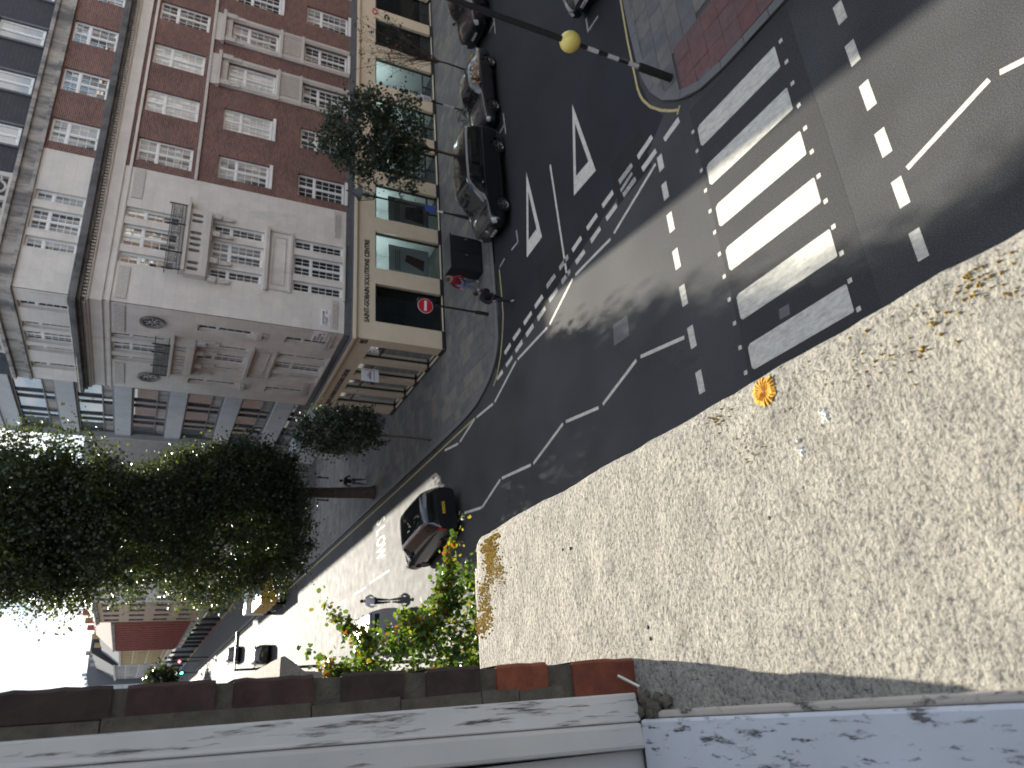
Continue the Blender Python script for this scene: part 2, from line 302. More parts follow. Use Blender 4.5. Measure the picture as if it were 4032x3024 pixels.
GW = [[(15.72, 12.44), (15.49, 12.4), (15.38, 13.16), (15.58, 13.21)], [(16.13, 13.7), (15.93, 13.64), (15.76, 14.47), (15.97, 14.52)], [(15.53, 13.64), (15.33, 13.6), (15.18, 14.36), (15.41, 14.42)], [(15.75, 16.04), (15.54, 15.99), (15.44, 16.68), (15.65, 16.73)], [(15.14, 15.96), (14.94, 15.91), (14.83, 16.58), (15.04, 16.62)], [(15.56, 17.1), (15.36, 17.05), (15.24, 17.75), (15.45, 17.81)], [(14.95, 17.03), (14.76, 16.98), (14.62, 17.63), (14.84, 17.68)], [(15.36, 18.23), (15.16, 18.17), (15.02, 18.83), (15.23, 18.9)], [(14.72, 18.14), (14.53, 18.07), (14.41, 18.71), (14.63, 18.78)], [(14.7, 21.35), (14.48, 21.25), (14.36, 21.95), (14.57, 22.01)], [(14.1, 21.21), (13.91, 21.17), (13.74, 21.83), (13.98, 21.9)], [(14.49, 22.31), (14.3, 22.26), (14.14, 22.96), (14.36, 23.03)], [(13.9, 22.27), (13.69, 22.21), (13.55, 22.87), (13.78, 22.93)], [(14.27, 23.38), (14.09, 23.3), (13.94, 23.99), (14.15, 24.08)], [(13.69, 23.29), (13.47, 23.24), (13.33, 23.87), (13.54, 23.96)], [(14.07, 24.35), (13.87, 24.27), (13.72, 24.87), (13.92, 24.95)], [(13.43, 24.26), (13.26, 24.23), (13.12, 24.83), (13.31, 24.9)], [(13.24, 25.26), (13.03, 25.19), (12.94, 25.8), (13.08, 25.85)]]
for q in GW: mark('give_way_dash', q)
mark('tarmac_patch', [(15.1, 13.95), (16.75, 14.1), (16.65, 15.95), (14.95, 15.85)], 'asphalt_patch', .002); mark('tarmac_patch', [(14.55, 19.15), (16.3, 19.4), (16.05, 21.6), (14.25, 21.3)], 'asphalt_patch', .002)
for q in ([(15.95, 14.85), (15.75, 14.8), (15.62, 15.6), (15.85, 15.64)], [(15.35, 14.8), (15.15, 14.75), (15.02, 15.5), (15.22, 15.55)], [(15.62, 14.9), (15.5, 14.88), (15.3, 15.6), (15.45, 15.62)], [(15.2, 19.2), (14.98, 19.17), (14.85, 19.85), (15.07, 19.9)], [(14.55, 19.2), (14.36, 19.15), (14.22, 19.8), (14.45, 19.86)], [(15.0, 20.25), (14.8, 20.2), (14.68, 20.9), (14.9, 20.95)], [(14.35, 20.2), (14.15, 20.15), (14.02, 20.82), (14.24, 20.88)]):
    mark('give_way_dash', q, 'road_white_worn')
for o in ([(21.03, 17.6), (17.15, 16.77), (17.19, 18.3)], [(20.88, 21.56), (17.07, 20.87), (16.96, 22.24)]):     # hollow triangles
    i = ([(20.09, 17.6), (17.84, 17.12), (17.87, 18.0)], [(19.86, 21.57), (17.71, 21.22), (17.64, 21.95)])[o[0][1] > 20]
    m = MB()
    for a in range(3): b = (a+1) % 3; m.quad((*o[a], .004), (*o[b], .004), (*i[b], .004), (*i[a], .004))
    m.build('give_way_triangle', 'road_white', road)
lin('centre_line', (19.73, 19.65), (14.33, 19.42), .11)
strip('yellow_line', [(60, 13.95), (22.42, 13.91), (20.45, 13.95), (18.9, 13.92), (18.31, 13.91), (17.95, 13.86), (17.64, 13.77), (17.09, 13.49), (16.57, 13.08), (16.16, 12.66), (15.92, 12.36)], .085, 'road_yellow'); lin('yellow_line', (16.02, 12.27), (15.82, 12.45), .07, 'road_yellow', .0045)
strip('yellow_line', [(17.95, 24.79), (16.91, 24.77), (16.22, 24.75), (15.62, 24.77), (15.02, 24.91), (14.44, 25.1), (13.89, 25.33), (13.43, 25.62), (13.1, 25.9), (12.87, 26.21)], .075, 'road_yellow')
strip('yellow_line', [(12.2, 28.5), (12.1, 40), (12.05, 120), (12.0, 200)], .08, 'road_yellow')
for p, q in (((25.57, 23.12), (24.28, 23.05)), ((24.88, 23.14), (24.83, 23.65)), ((18.79, 22.91), (18.15, 22.86)), ((18.15, 22.86), (18.16, 23.5)), ((18.16, 24.2), (18.04, 24.73)), ((32.17, 23.18), (30.86, 23.18)), ((31.68, 23.21), (31.63, 23.84)), ((23.81, 15.95), (23.09, 15.96)), ((23.12, 15.96), (23.12, 15.24))):
    lin('bay_mark', p, q, .09, 'road_white_worn')
for p, q in (((7.84, 41.6), (7.81, 45.7)), ((7.71, 46.6), (7.72, 49.3)), ((7.7, 51.4), (7.66, 54.3)), ((7.65, 56.3), (7.7, 59)), ((7.7, 61), (7.7, 64)), ((7.7, 66), (7.7, 69)), ((7.7, 71), (7.7, 74)), ((7.7, 76), (7.7, 79))): lin('centre_dash', p, q, .11)
GFR = Fr((0, 0, 0.004), (-1, 0, 0), (0, 0, 1))
for k, ch in enumerate('SLOW'):
    text('slow_letter', ch, 'road_white', road, GFR, (-11.3, -10.75, -10.2, -9.6)[k], 0, 0, 1.0, sx=0.74, up=(0, -2.55, 0), depth=.001, bold=.012).location = (0, 44.1, 0)
for q in ((3.2, 41.5, 5.6, 43.2), (4.2, 67.5, 6.6, 70)):    # faint worn lettering in the near lane
    for k in range(5): lin('worn_lettering', (q[0]+.45*k, q[1]), (q[0]+.45*k, q[3]), .16, 'road_white_worn')
mark('inspection_cover', [(10.35, 16.35), (11.05, 16.3), (11.1, 17.1), (10.4, 17.2)], 'faint_mark', .003); mark('inspection_cover', [(7.86, 10.35), (8.12, 10.3), (8.14, 10.62), (7.88, 10.66)], 'faint_mark', .003)
# --- pavements
def clip(poly, conv):      # polygon clipped to a convex ccw outline
    for i in range(len(conv)):
        a, b = conv[i], conv[(i+1) % len(conv)]; outp = []
        side = lambda p: (b[0]-a[0])*(p[1]-a[1])-(b[1]-a[1])*(p[0]-a[0])
        for k in range(len(poly)):
            p, q = poly[k], poly[(k+1) % len(poly)]; sp, sq_ = side(p), side(q)
            if sp >= 0: outp.append(p)
            if (sp >= 0) != (sq_ >= 0):
                t = sp/(sp-sq_); outp.append((p[0]+(q[0]-p[0])*t, p[1]+(q[1]-p[1])*t))
        poly = outp
        if len(poly) < 3: return []
    return poly
def inset(path, w):        # path running with the pavement on its left
    V = [Vector(p) for p in path]; r = []
    for i, p in enumerate(V):
        t = (V[min(i+1, len(V)-1)]-V[max(i-1, 0)]).normalized(); r.append((p.x-t.y*w, p.y+t.x*w))
    return r
def resample(path, step, maxy=None):
    out_ = [Vector(path[0])]; acc = 0.0
    for i in range(len(path)-1):
        a, b = Vector(path[i]), Vector(path[i+1]); l = (b-a).length; t = step-acc
        while t <= l: out_.append(a.lerp(b, t/l)); t += step
        acc = l-(t-step)
    out_.append(Vector(path[-1])); return [(p.x, p.y) for p in out_]
PZ = 0.10
def pavement(path, back, rows, tact=None, limit=300, kerbmax=120, detail=None):
    inner = inset(path, .30); full = list(path)+back
    m = MB(); m.prism(full, -.05, .07); pv = tag(m.build('pavement', 'joint_grey'), kind='structure')
    ks = resample(path, .92); ki = inset(ks, .29); rest = MB()
    order = sorted(range(len(ks)-1), key=lambda i: math.hypot(*ks[i]))
    near = set(order[:kerbmax])
    for i in range(len(ks)-1):
        a, b, c, d = Vector(ks[i]), Vector(ks[i+1]), Vector(ki[i+1]), Vector(ki[i])
        e = (b-a).normalized()*.006; pts = [tuple(a+e), tuple(b-e), tuple(c-e), tuple(d+e)]; z1 = PZ+rng.normal(0, .003)
        if i in near: k = MB(); k.prism(pts, -.03, z1); k.build('kerb_stone', 'kerb_granite', pv, bevel=.012)
        else: rest.prism(pts, -.03, z1)
    if rest.v: tag(rest.build('kerb_stone', 'kerb_granite', pv), kind='stuff')
    conv = inner+back; n = 0; shared = {}; items = []
    for (x0, x1, y0, y1, sx_, sy_, along) in rows:
        if along == 'x':
            y = y0; r = 0
            while y < y1-.05:
                x = x0-(r % 2)*sx_*.5-rng.random()*.2
                while x < x1: w = sx_*rng.choice([.8, 1, 1, 1.25]); items.append((x, x+w, y, y+sy_)); x += w
                y += sy_; r += 1
        else:
            x = x0; r = 0
            while x < x1-.05:
                y = y0-(r % 2)*sy_*.5-rng.random()*.2
                while y < y1: w = sy_*rng.choice([.8, 1, 1, 1.25]); items.append((x, x+sx_, y, y+w)); y += w
                x += sx_; r += 1
    polys = []
    for (a, b, c, d) in items:
        p = clip([(a+.006, c+.006), (b-.006, c+.006), (b-.006, d-.006), (a+.006, d-.006)], conv)
        if tact and p:
            cx, cyy = (a+b)/2, (c+d)/2
            if tact[0] < cx < tact[1] and cyy < tact[2]: continue
        if len(p) > 2: polys.append((p, None))
    if tact:
        x = tact[0]; 
        for ix in range(3):
            y = tact[2]
            for iy in range(18):
                w = (tact[1]-tact[0])/3; p = clip([(x+ix*w+.005, y-.62+.005), (x+ix*w+w-.005, y-.62+.005), (x+ix*w+w-.005, y-.005), (x+ix*w+.005, y-.005)], conv)
                if len(p) > 2: polys.append((p, 'tactile'))
                y -= .62
    polys.sort(key=lambda q: math.hypot(q[0][0][0], q[0][0][1])); rest = MB(); cnt = 0
    for p, k in polys:
        z1 = PZ+rng.normal(0, .0018); mt = rng.choice(['york_stone', 'york_stone_b', 'york_stone_b', 'york_stone_c']); area = 0
        if k: s_ = MB(); s_.prism(p, .068, z1+.002); s_.build('tactile_paving', rng.choice(['tactile_red', 'tactile_red_b']), pv); continue
        if cnt < limit: s_ = MB(); s_.prism(p, .068, z1); s_.build('paving_slab', mt, pv); cnt += 1
        else: rest.prism(p, .068, z1, ['york_stone', 'york_stone_b', 'york_stone_c'].index(mt))
    if rest.v: tag(rest.build('paving_slab', ['york_stone', 'york_stone_b', 'york_stone_c'], pv), kind='stuff')
    return pv
KA = [(15.5, -30), (15.53, 0), (15.55, 8.0), (15.57, 10.1), (15.62, 10.72), (15.71, 11.29), (15.93, 11.86), (16.29, 12.41), (16.78, 12.91), (17.37, 13.26), (18.06, 13.5), (18.71, 13.6), (19.71, 13.66), (20.57, 13.69), (22.4, 13.72), (46, 13.75)]
KB = [(46, 25.15), (18.3, 25.15), (16.6, 25.17), (15.62, 25.17), (14.83, 25.22), (14.5, 25.31), (14.14, 25.5), (13.8, 25.74), (13.48, 26.08), (13.17, 26.55), (12.91, 27.2), (12.66, 28.0), (12.52, 29.2), (12.45, 32), (12.4, 68), (12.3, 200)]
def rev(p): return p[::-1]
# ccw outlines with the pavement on the left of the kerb path
pavA = pavement(rev(KA), [(46, -30)], [(15.9, 32, 4, 13.4, .75, .62, 'x')], tact=(15.86, 17.95, 11.95), limit=240)
pavB = pavement(rev(KB), [(46, 200)], [(12.7, 46, 25.45, 31.4, .62, .72, 'y'), (12.7, 24, 31.4, 70, .8, .7, 'x')], limit=300, kerbmax=110)
m = MB(); m.prism([(0.05, -40), (3.1, -40), (3.1, 200), (0.05, 200)], -.05, .1); tag(m.build('pavement', 'york_stone_b'), kind='structure')
# ------------------------------------------------------------------ corner building
XF, YF = 17.121, 31.286
LF = Fr((0, YF, 0), (1, 0, 0), (0, -1, 0)); GF = Fr((XF, 0, 0), (0, 1, 0), (-1, 0, 0))
YE = 40.4; XE = 46.0
B = root('corner_building', (XF, YF, 0), 'six storey corner building of pale stone and red brick with cream shopfront', 'building')
NPANE = [0]
def wall(name, mat, fr, u0, u1, z0, z1, ops, parent, rev_=.16, d=0.0, rmat=None):
    m = MB(); us = sorted({u0, u1, *[o[0] for o in ops], *[o[1] for o in ops]}); zs = sorted({z0, z1, *[o[2] for o in ops], *[o[3] for o in ops]})
    us = [u for u in us if u0 <= u <= u1]; zs = [z for z in zs if z0 <= z <= z1]
    for i in range(len(us)-1):
        for j in range(len(zs)-1):
            cu, cz = (us[i]+us[i+1])/2, (zs[j]+zs[j+1])/2
            if any(o[0] < cu < o[1] and o[2] < cz < o[3] for o in ops): continue
            m.quad(fr(us[i], zs[j], d), fr(us[i+1], zs[j], d), fr(us[i+1], zs[j+1], d), fr(us[i], zs[j+1], d))
    k = 1 if rmat else 0
    for a, b, c, e in ops:
        for q in ((a, c, a, e), (b, e, b, c), (a, e, b, e), (b, c, a, c)):
            m.quad(fr(q[0], q[1], d), fr(q[2], q[3], d), fr(q[2], q[3], d-rev_), fr(q[0], q[1], d-rev_), k)
    return m.build(name, [mat, rmat] if rmat else mat, parent, uv=True)
def window(fr, u0, u1, z0, z1, parent, cols=(2, 2), split=.355, rows=(2, 4), rec=.13, kind=None, name='window', sill=True, bars=True, mat='white_paint', fw=.055, ajar=False):
    m = MB(); g0, g1 = -rec-.05, -rec
    def fbx(a, b, c, e, x=0): m.fb(fr, a, b, c, e, g0-.02, g1+x)
    fbx(u0, u0+fw, z0, z1, .012); fbx(u1-fw, u1, z0, z1, .012); fbx(u0+fw, u1-fw, z1-fw, z1, .012); fbx(u0+fw, u1-fw, z0, z0+fw*1.6, .02)
    zt = z1-(z1-z0)*split; n = len(cols); W_ = (u1-u0-2*fw); mul_ = .07
    if split: fbx(u0+fw, u1-fw, zt-.045, zt+.045, .016)
    if n == 2: fbx((u0+u1)/2-mul_/2, (u0+u1)/2+mul_/2, z0+fw, z1-fw, .02)
    panes = []; lw = (W_-(mul_ if n == 2 else 0))/n
    for i in range(n):
        a = u0+fw+i*(lw+mul_); b = a+lw
        lights = ([(zt+.045, z1-fw, rows[0]), (z0+fw*1.6, zt-.045, rows[1])] if split else [(z0+fw*1.6, z1-fw, rows[1])])
        for (c, e, r) in lights:
            st = .035; fbx(a, a+st, c, e, -.005); fbx(b-st, b, c, e, -.005); fbx(a+st, b-st, c, c+st, -.005); fbx(a+st, b-st, e-st, e, -.005)
            a_, b_, c_, e_ = a+st, b-st, c+st, e-st; nc = cols[i]; pw, ph = (b_-a_)/nc, (e_-c_)/r
            if bars:
                for q in range(1, nc): m.fb(fr, a_+q*pw-.012, a_+q*pw+.012, c_, e_, g0-.01, g1-.012)
                for q in range(1, r): m.fb(fr, a_, b_, c_+q*ph-.012, c_+q*ph+.012, g0-.01, g1-.014)
            for q in range(nc):
                for w in range(r): panes.append((a_+q*pw, a_+(q+1)*pw, c_+w*ph, c_+(w+1)*ph))
    w = m.build(name, mat, parent)
    kind = kind or rng.choice(['pane_dark', 'pane_net', 'pane_half', 'pane_dark'])
    if NPANE[0]+len(panes) <= 300:
        for a, b, c, e in panes:
            t, s_ = rng.normal(0, .0035, 2); p = MB()
            p.quad(fr(a, c, g0+.012-t-s_), fr(b, c, g0+.012+t-s_), fr(b, e, g0+.012+t+s_), fr(a, e, g0+.012-t+s_)); p.build('pane', kind, w)
        NPANE[0] += len(panes)
    else:
        p = MB()
        for a, b, c, e in panes:
            t, s_ = rng.normal(0, .0035, 2); p.quad(fr(a, c, g0+.012-t-s_), fr(b, c, g0+.012+t-s_), fr(b, e, g0+.012+t+s_), fr(a, e, g0+.012-t+s_))
        tag(p.build('pane', kind, w), kind='stuff')
    if sill:
        s_ = MB(); s_.fb(fr, u0-.05, u1+.05, z0-.16, z0, -rec, .07); s_.build('window_sill', 'carved_stone' if sill == 2 else 'white_paint', w, bevel=.01)
    return w
# openings
BX = [(24.78, 26.16), (27.85, 29.25), (30.98, 32.36), (34.07, 35.38), (37.07, 38.5), (40.15, 41.55), (43.25, 44.65)]
RC, RB, RA, RT = (5.46, 7.87), (9.30, 11.70), (12.87, 15.26), (16.87, 18.79)
STB = 24.3
def bay(c, w=1.0):   # the three windows of a stone bay: side, middle, side
    return [(c-1.48, c-.93), (c-.55, c+.55), (c+.93, c+1.48)]
BL, BG = bay(20.6), bay(35.65)
# brick part on the side street
bops = [(a, b, *r) for a, b in BX for r in (RC, RB, RA)]
wall('brick_wall', 'red_brick', LF, STB, XE, 5.35, 15.62, bops, B)
wall('brick_wall', 'red_brick', LF, STB, XE, 16.75, 18.86, [(a, b, *RT) for a, b in BX], B)
# stone parts
lops = [(a, b, *r) for a, b in BL for r in (RC, (9.30, 11.62), (13.0, 15.3))]
wall('stone_wall', 'limestone', LF, XF, STB, 5.35, 15.62, lops, B, d=.03)
wall('stone_wall', 'limestone', LF, XF, STB, 16.75, 18.86, [(a, b, *RT) for a, b in BL], B, d=.03)
GS = [(32.28, 32.92), (38.38, 39.02)]
gops = [(a, b, *r) for a, b in BG for r in (RC, (9.30, 11.62), (13.0, 15.3))]+[(a, b, *r) for a, b in GS for r in (RC, (9.33, 11.78))]
wall('stone_wall', 'limestone', GF, YF-.03, YE, 5.35, 15.62, gops, B, d=.03)
wall('stone_wall', 'limestone', GF, YF-.03, YE, 16.75, 18.86, [(a, b, *RT) for a, b in BG+GS], B, d=.03)
kinds = {0: 'pane_half', 1: 'pane_net', 2: 'pane_net', 3: 'pane_dark', 4: 'pane_net', 5: 'pane_net', 6: 'pane_dark'}
for i, (a, b) in enumerate(BX):
    window(LF, a, b, *RC, B, kind='pane_dark' if i < 4 else 'pane_half'); window(LF, a, b, *RB, B, kind=['pane_half', 'pane_net', 'pane_net', 'pane_half', 'pane_dark', 'pane_dark', 'pane_dark'][i])
    window(LF, a, b, *RA, B, kind=kinds[i], sill=False); window(LF, a, b, *RT, B, kind=['pane_half', 'pane_sky', 'pane_sky', 'pane_sky', 'pane_half', 'pane_sky', 'pane_sky'][i], rows=(2, 3))
for bys, fr in ((BL, LF), (BG, GF)):
    for j, (a, b) in enumerate(bys):
        cs = (2, 2) if j == 1 else (2,)
        window(fr, a, b, *RC, B, cols=cs, kind='pane_dark', sill=False); window(fr, a, b, 9.30, 11.62, B, cols=cs, kind='pane_mirror' if fr is LF else 'pane_dark', sill=False)
        window(fr, a, b, 13.0, 15.3, B, cols=cs, kind='pane_mirror' if fr is LF else 'pane_dark', sill=False); window(fr, a, b, *RT, B, cols=cs, kind='pane_half' if fr is LF else 'pane_dark', rows=(2, 4), sill=False)
for a, b in GS:
    window(GF, a, b, *RC, B, cols=(2,), kind='pane_dark', sill=False); window(GF, a, b, 9.33, 11.78, B, cols=(2,), kind='pane_dark', sill=False); window(GF, a, b, *RT, B, cols=(2,), kind='pane_dark', sill=False)
    c = (a+b)/2; m = MB()       # round window with a moulded ring and radial bars
    for k in range(28):
        q0, q1 = 2*math.pi*k/28, 2*math.pi*(k+1)/28
        for r0_, r1_, d0, d1 in ((.40, .52, .03, .13), (.34, .40, .03, .07)):
            P = lambda q, r, d: GF(c+r*math.cos(q), 13.66+r*math.sin(q), d)
            m.hexa([P(q0, r0_, d0), P(q0, r1_, d0), P(q1, r1_, d0), P(q1, r0_, d0), P(q0, r0_, d1), P(q0, r1_, d1), P(q1, r1_, d1), P(q1, r0_, d1)])
    rw = m.build('round_window', 'weathered_stone', B); m = MB(); m.poly([GF(c+.36*math.cos(2*math.pi*k/24), 13.66+.36*math.sin(2*math.pi*k/24), .04) for k in range(24)]); m.build('pane', 'pane_dark', rw); m = MB()
    for k in range(8):
        q = math.pi*k/4; m.tube([GF(c+.07*math.cos(q), 13.66+.07*math.sin(q), .055), GF(c+.35*math.cos(q), 13.66+.35*math.sin(q), .055)], .014, 5)
    m.lathe([(.0, .05), (.08, .05), (.08, .08), (0, .08)], GF(c, 13.66, 0), 12, axis='x'); m.build('glazing_bar', 'white_paint', rw)
    m = MB(); m.fb(GF, a-.05, b+.05, 8.95, 9.2, .03, .16); m.fb(GF, a+.03, a+.17, 8.72, 8.95, .03, .12); m.fb(GF, b-.17, b-.03, 8.72, 8.95, .03, .12); m.build('window_bracket', 'carved_stone', B, bevel=.01)
# stone bay dressings
for fr, c, w0, w1 in ((LF, 20.6, 18.95, 22.95), (GF, 35.65, 33.65, 37.65)):
    m = MB(); m.fb(fr, w0, w1, 12.66, 12.80, .03, .50); m.build('balcony_slab', 'limestone', B, bevel=.015)
    # pierced parapet: upright panel with rounded slots
    m = MB(); d0, d1 = .03, .38
    slots = [c+k for k in (-1.45, -1.13, -.48, -.16, .16, .48, 1.13, 1.45)]
    ed = [c-1.75]; 
    for s_ in slots: ed += [s_-.085, s_+.085]
    ed.append(c+1.75)
    for k in range(0, len(ed), 2): m.fb(fr, ed[k], ed[k+1], 12.02, 12.66, d0, d1)
    for s_ in slots:
        m.fb(fr, s_-.085, s_+.085, 12.02, 12.10, d0, d1); m.fb(fr, s_-.085, s_+.085, 12.57, 12.66, d0, d1)
        for e, zc in ((1, 12.10), (-1, 12.57)):
            for q in (-1, 1): m.poly([fr(s_+q*.085, zc, d1), fr(s_+q*.085, zc+e*.07, d1), fr(s_+q*.03, zc, d1)]); 
        m.fb(fr, s_-.085, s_+.085, 12.10, 12.57, d0, .10, 1)
    m.build('balcony_parapet', ['limestone', 'interior_dark'], B)
    m = MB(); m.fb(fr, c-1.78, c+1.78, 11.74, 12.02, .03, .42); m.fb(fr, c-1.70, c+1.70, 11.66, 11.74, .03, .30); m.build('balcony_band', 'limestone', B, bevel=.012)
    for k in (-1.72, -.74, .74, 1.72):
        m = MB(); m.fb(fr, c+k-.14, c+k+.14, 11.30, 11.66, .03, .26); m.fb(fr, c+k-.11, c+k+.11, 10.86, 11.30, .03, .16); m.fb(fr, c+k-.08, c+k+.08, 10.70, 10.86, .03, .20); m.build('console_bracket', 'carved_stone', B, bevel=.015)
    # iron balustrade
    m = MB(); u0, u1 = c-1.65, c+1.85
    for z in (12.86, 13.0, 13.36, 13.46): m.fb(fr, u0, u1, z-.014, z+.014, .415, .445)
    k = u0
    while k <= u1: m.fb(fr, k-.009, k+.009, 12.80, 13.46, .42, .44); k += .085
    for k in (u0, c-.75, c+.75, u1): m.fb(fr, k-.025, k+.025, 12.80, 13.58, .40, .45)
    for k in np.arange(u0+.12, u1, .34):
        P = lambda q, r: fr(k+r*math.cos(q), 13.18+r*math.sin(q), .43)
        m.tube([P(q, .13) for q in np.linspace(0, 2*math.pi, 11)], .010, 4, cap=False)
    for s_ in (u0, u1): m.fb(fr, s_-.012, s_+.012, 13.44, 13.48, .03, .43); m.fb(fr, s_-.012, s_+.012, 12.86, 12.89, .03, .43)
    m.build('balcony_railing', 'black_metal', B)
    for (a, b) in (bay(c)):
        for z0, z1 in (RC, (9.30, 11.62), (13.0, 15.3), RT):
            pass
    m = MB()      # panel under the first floor windows and sill courses
    m.fb(fr, c-1.78, c+1.78, 9.06, 9.22, .03, .20); m.fb(fr, c-1.72, c+1.72, 7.95, 8.06, .03, .10); m.fb(fr, c-1.68, c-1.60, 8.06, 9.06, .03, .08); m.fb(fr, c+1.60, c+1.68, 8.06, 9.06, .03, .08)
    for z0, z1, a, b in ((8.26, 8.30, c-1.33, c+1.7-.37), (8.84, 8.88, c-1.33, c+1.33), ): m.fb(fr, c-1.36, c+1.36, z0, z1, .03, .065)
    for k in (-1.36, 1.32): m.fb(fr, c+k, c+k+.04, 8.30, 8.84, .03, .065)
    m.fb(fr, c-1.72, c+1.72, 5.35, 5.44, .03, .14); m.build('stone_panel', 'limestone', B, bevel=.008)
    for (u0, u1) in ((c+1.98, c+3.6), (c-3.3, c-1.7)) if fr is LF else ((31.5, 33.9), (37.4, 39.9)):
        m = MB(); m.fb(fr, u0, u1, 14.76, 15.20, .03, .075); m.build('frieze_panel', 'carved_stone', B)
        m = MB(); u = u0+.1
        a0, a1 = (u0, u1) if fr is LF else (u0-.1, u1-.7)
        m.fb(fr, a0, a1, 5.66, 5.97, .03, .05)
        while u < a1-.3:    # Greek key relief
            for q in ((0, .26, 5.90, 5.94), (0, .035, 5.70, 5.90), (.035, .18, 5.70, 5.735), (.145, .18, 5.735, 5.83), (.26, .295, 5.70, 5.94)): m.fb(fr, u+q[0], u+q[1], q[2], q[3], .05, .075)
            u += .33
        m.build('key_pattern_band', 'carved_stone', B)
# entablature and main cornice running round both sides
def course(name, mat, z0, z1, d, parent=B, u1=XE, bev=.012, y1=YE, d0=0.0):
    m = MB(); m.prism([(XF-d, YF-d), (u1, YF-d), (u1, YF-d0+.02), (XF-d0+.02, YF-d0+.02), (XF-d0+.02, y1), (XF-d, y1)], z0, z1); return m.build(name, mat, parent, uv=True, bevel=bev)
for z0, z1, d in ((15.34, 15.46, .09), (15.62, 15.72, .10), (15.72, 16.14, .05), (16.14, 16.22, .14)): course('entablature_band', 'limestone', z0, z1, d, d0=-.02)
m = MB(); u = XF-.1
while u < XE: m.fb(LF, u, u+.09, 16.22, 16.38, .03, .24); u += .17
u = YF
while u < YE: m.fb(GF, u, u+.09, 16.22, 16.38, .03, .24); u += .17
m.build('dentil_row', 'carved_stone', B)
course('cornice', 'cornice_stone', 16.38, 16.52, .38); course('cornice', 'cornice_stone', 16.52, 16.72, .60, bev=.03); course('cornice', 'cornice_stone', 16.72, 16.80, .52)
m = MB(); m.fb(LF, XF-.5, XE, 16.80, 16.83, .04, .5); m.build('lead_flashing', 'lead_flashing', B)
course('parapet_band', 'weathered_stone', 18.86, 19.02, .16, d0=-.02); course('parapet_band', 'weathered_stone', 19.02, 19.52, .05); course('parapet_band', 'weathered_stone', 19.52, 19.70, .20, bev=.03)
for fr, c in ((LF, 20.6), (GF, 35.65)):      # open ring balustrade above the bays
    m = MB(); m.fb(fr, c-1.95, c+1.95, 19.70, 19.80, -.1, .12); m.fb(fr, c-1.95, c+1.95, 20.52, 20.66, -.1, .14)
    for k in (-1.95, -.72, .50, 1.73): m.fb(fr, c+k, c+k+.22, 19.80, 20.52, -.08, .10)
    for k in (-1.24, 0, 1.22):
        for r, dx in ((.30, 0), (.11, -.43), (.11, .43)):
            pts = [fr(c+k+dx+r*math.cos(q), 20.16+r*math.sin(q), .01) for q in np.linspace(0, 2*math.pi, 17)]; m.tube(pts, .055, 6, cap=False)
    m.build('ring_balustrade', 'limestone', B)
# string course and stone surrounds on the brick part
m = MB(); m.fb(LF, STB, XE, 12.56, 12.70, 0, .11); m.build('string_course', 'carved_stone', B, bevel=.015)
for (a, b) in BX[2:4]:
    m = MB()
    for x0, x1 in ((a-.36, a-.02), (b+.02, b+.36)): m.fb(LF, x0, x1, 5.35, 12.1, 0, .09); m.fb(LF, x0+.10, x1-.10, 5.35, 11.7, .09, .12)
    m.fb(LF, a-.02, b+.02, 7.92, 9.26, 0, .06); m.fb(LF, a-.02, b+.02, 11.74, 12.1, 0, .07); m.fb(LF, a-.5, b+.5, 12.10, 12.26, 0, .26); m.fb(LF, a-.36, b+.36, 12.26, 12.56, 0, .06); m.fb(LF, a-.4, b+.4, 9.1, 9.26, .06, .16); m.fb(LF, a-.4, b+.4, 7.92, 8.06, .06, .14)
    m.build('stone_surround', 'limestone', B, bevel=.012)
    m = MB(); z = 8.14
    while z < 9.06: m.fb(LF, a+.08, b-.08, z, z+.045, .06, .095); z += .075
    m.build('reeded_panel', 'carved_stone', B)
    for x in (a-.36, b+.06):
        m = MB(); m.fb(LF, x, x+.3, 11.55, 12.10, .09, .22); m.fb(LF, x+.04, x+.26, 11.1, 11.55, .09, .17); m.build('console_bracket', 'carved_stone', B, bevel=.02)
# slate mansard with windows, flat roof, hidden end walls
wall('mansard_roof', 'dark_tile', Fr((0, YF+1.1, 0), (1, 0, 0), (0, -1, 0)), XF+1.3, XE, 19.6, 23.6, [(a+.15, b-.15, 20.05, 21.95) for a, b in BX]+[(19.9, 21.4, 20.05, 21.95)], B, .1)
wall('mansard_roof', 'dark_tile', Fr((XF+1.3, 0, 0), (0, 1, 0), (-1, 0, 0)), YF+1.1, YE, 19.6, 23.6, [], B, .1)
MF = Fr((0, YF+1.1, 0), (1, 0, 0), (0, -1, 0))
for a, b in BX: 
    window(MF, a+.15, b-.15, 20.05, 21.95, B, cols=(1, 1), split=0, rows=(1, 1), rec=.04, kind='pane_sky', bars=False, name='dormer_window', sill=False)
    m = MB(); m.fb(MF, a+.05, b-.05, 21.97, 22.15, 0, .16); m.fb(MF, a+.03, a+.13, 20.0, 21.97, 0, .08); m.fb(MF, b-.13, b-.03, 20.0, 21.97, 0, .08); m.build('dormer_trim', 'lead_flashing', B)
m = MB(); m.quad((XF+.02, YF+.05, 19.6), (XE, YF+.05, 19.6), (XE, YE, 19.6), (XF+.02, YE, 19.6)); m.quad((XF+1.3, YF+1.1, 23.6), (XE, YF+1.1, 23.6), (XE, YE+4, 23.6), (XF+1.3, YE+4, 23.6)); m.quad((XF, YE, 0), (XE, YE, 0), (XE, YE, 23.6), (XF, YE, 23.6)); m.quad((XE, YF, 0), (XE, YE, 0), (XE, YE, 23.6), (XE, YF, 23.6)); m.build('roof', 'lead_flashing', B)
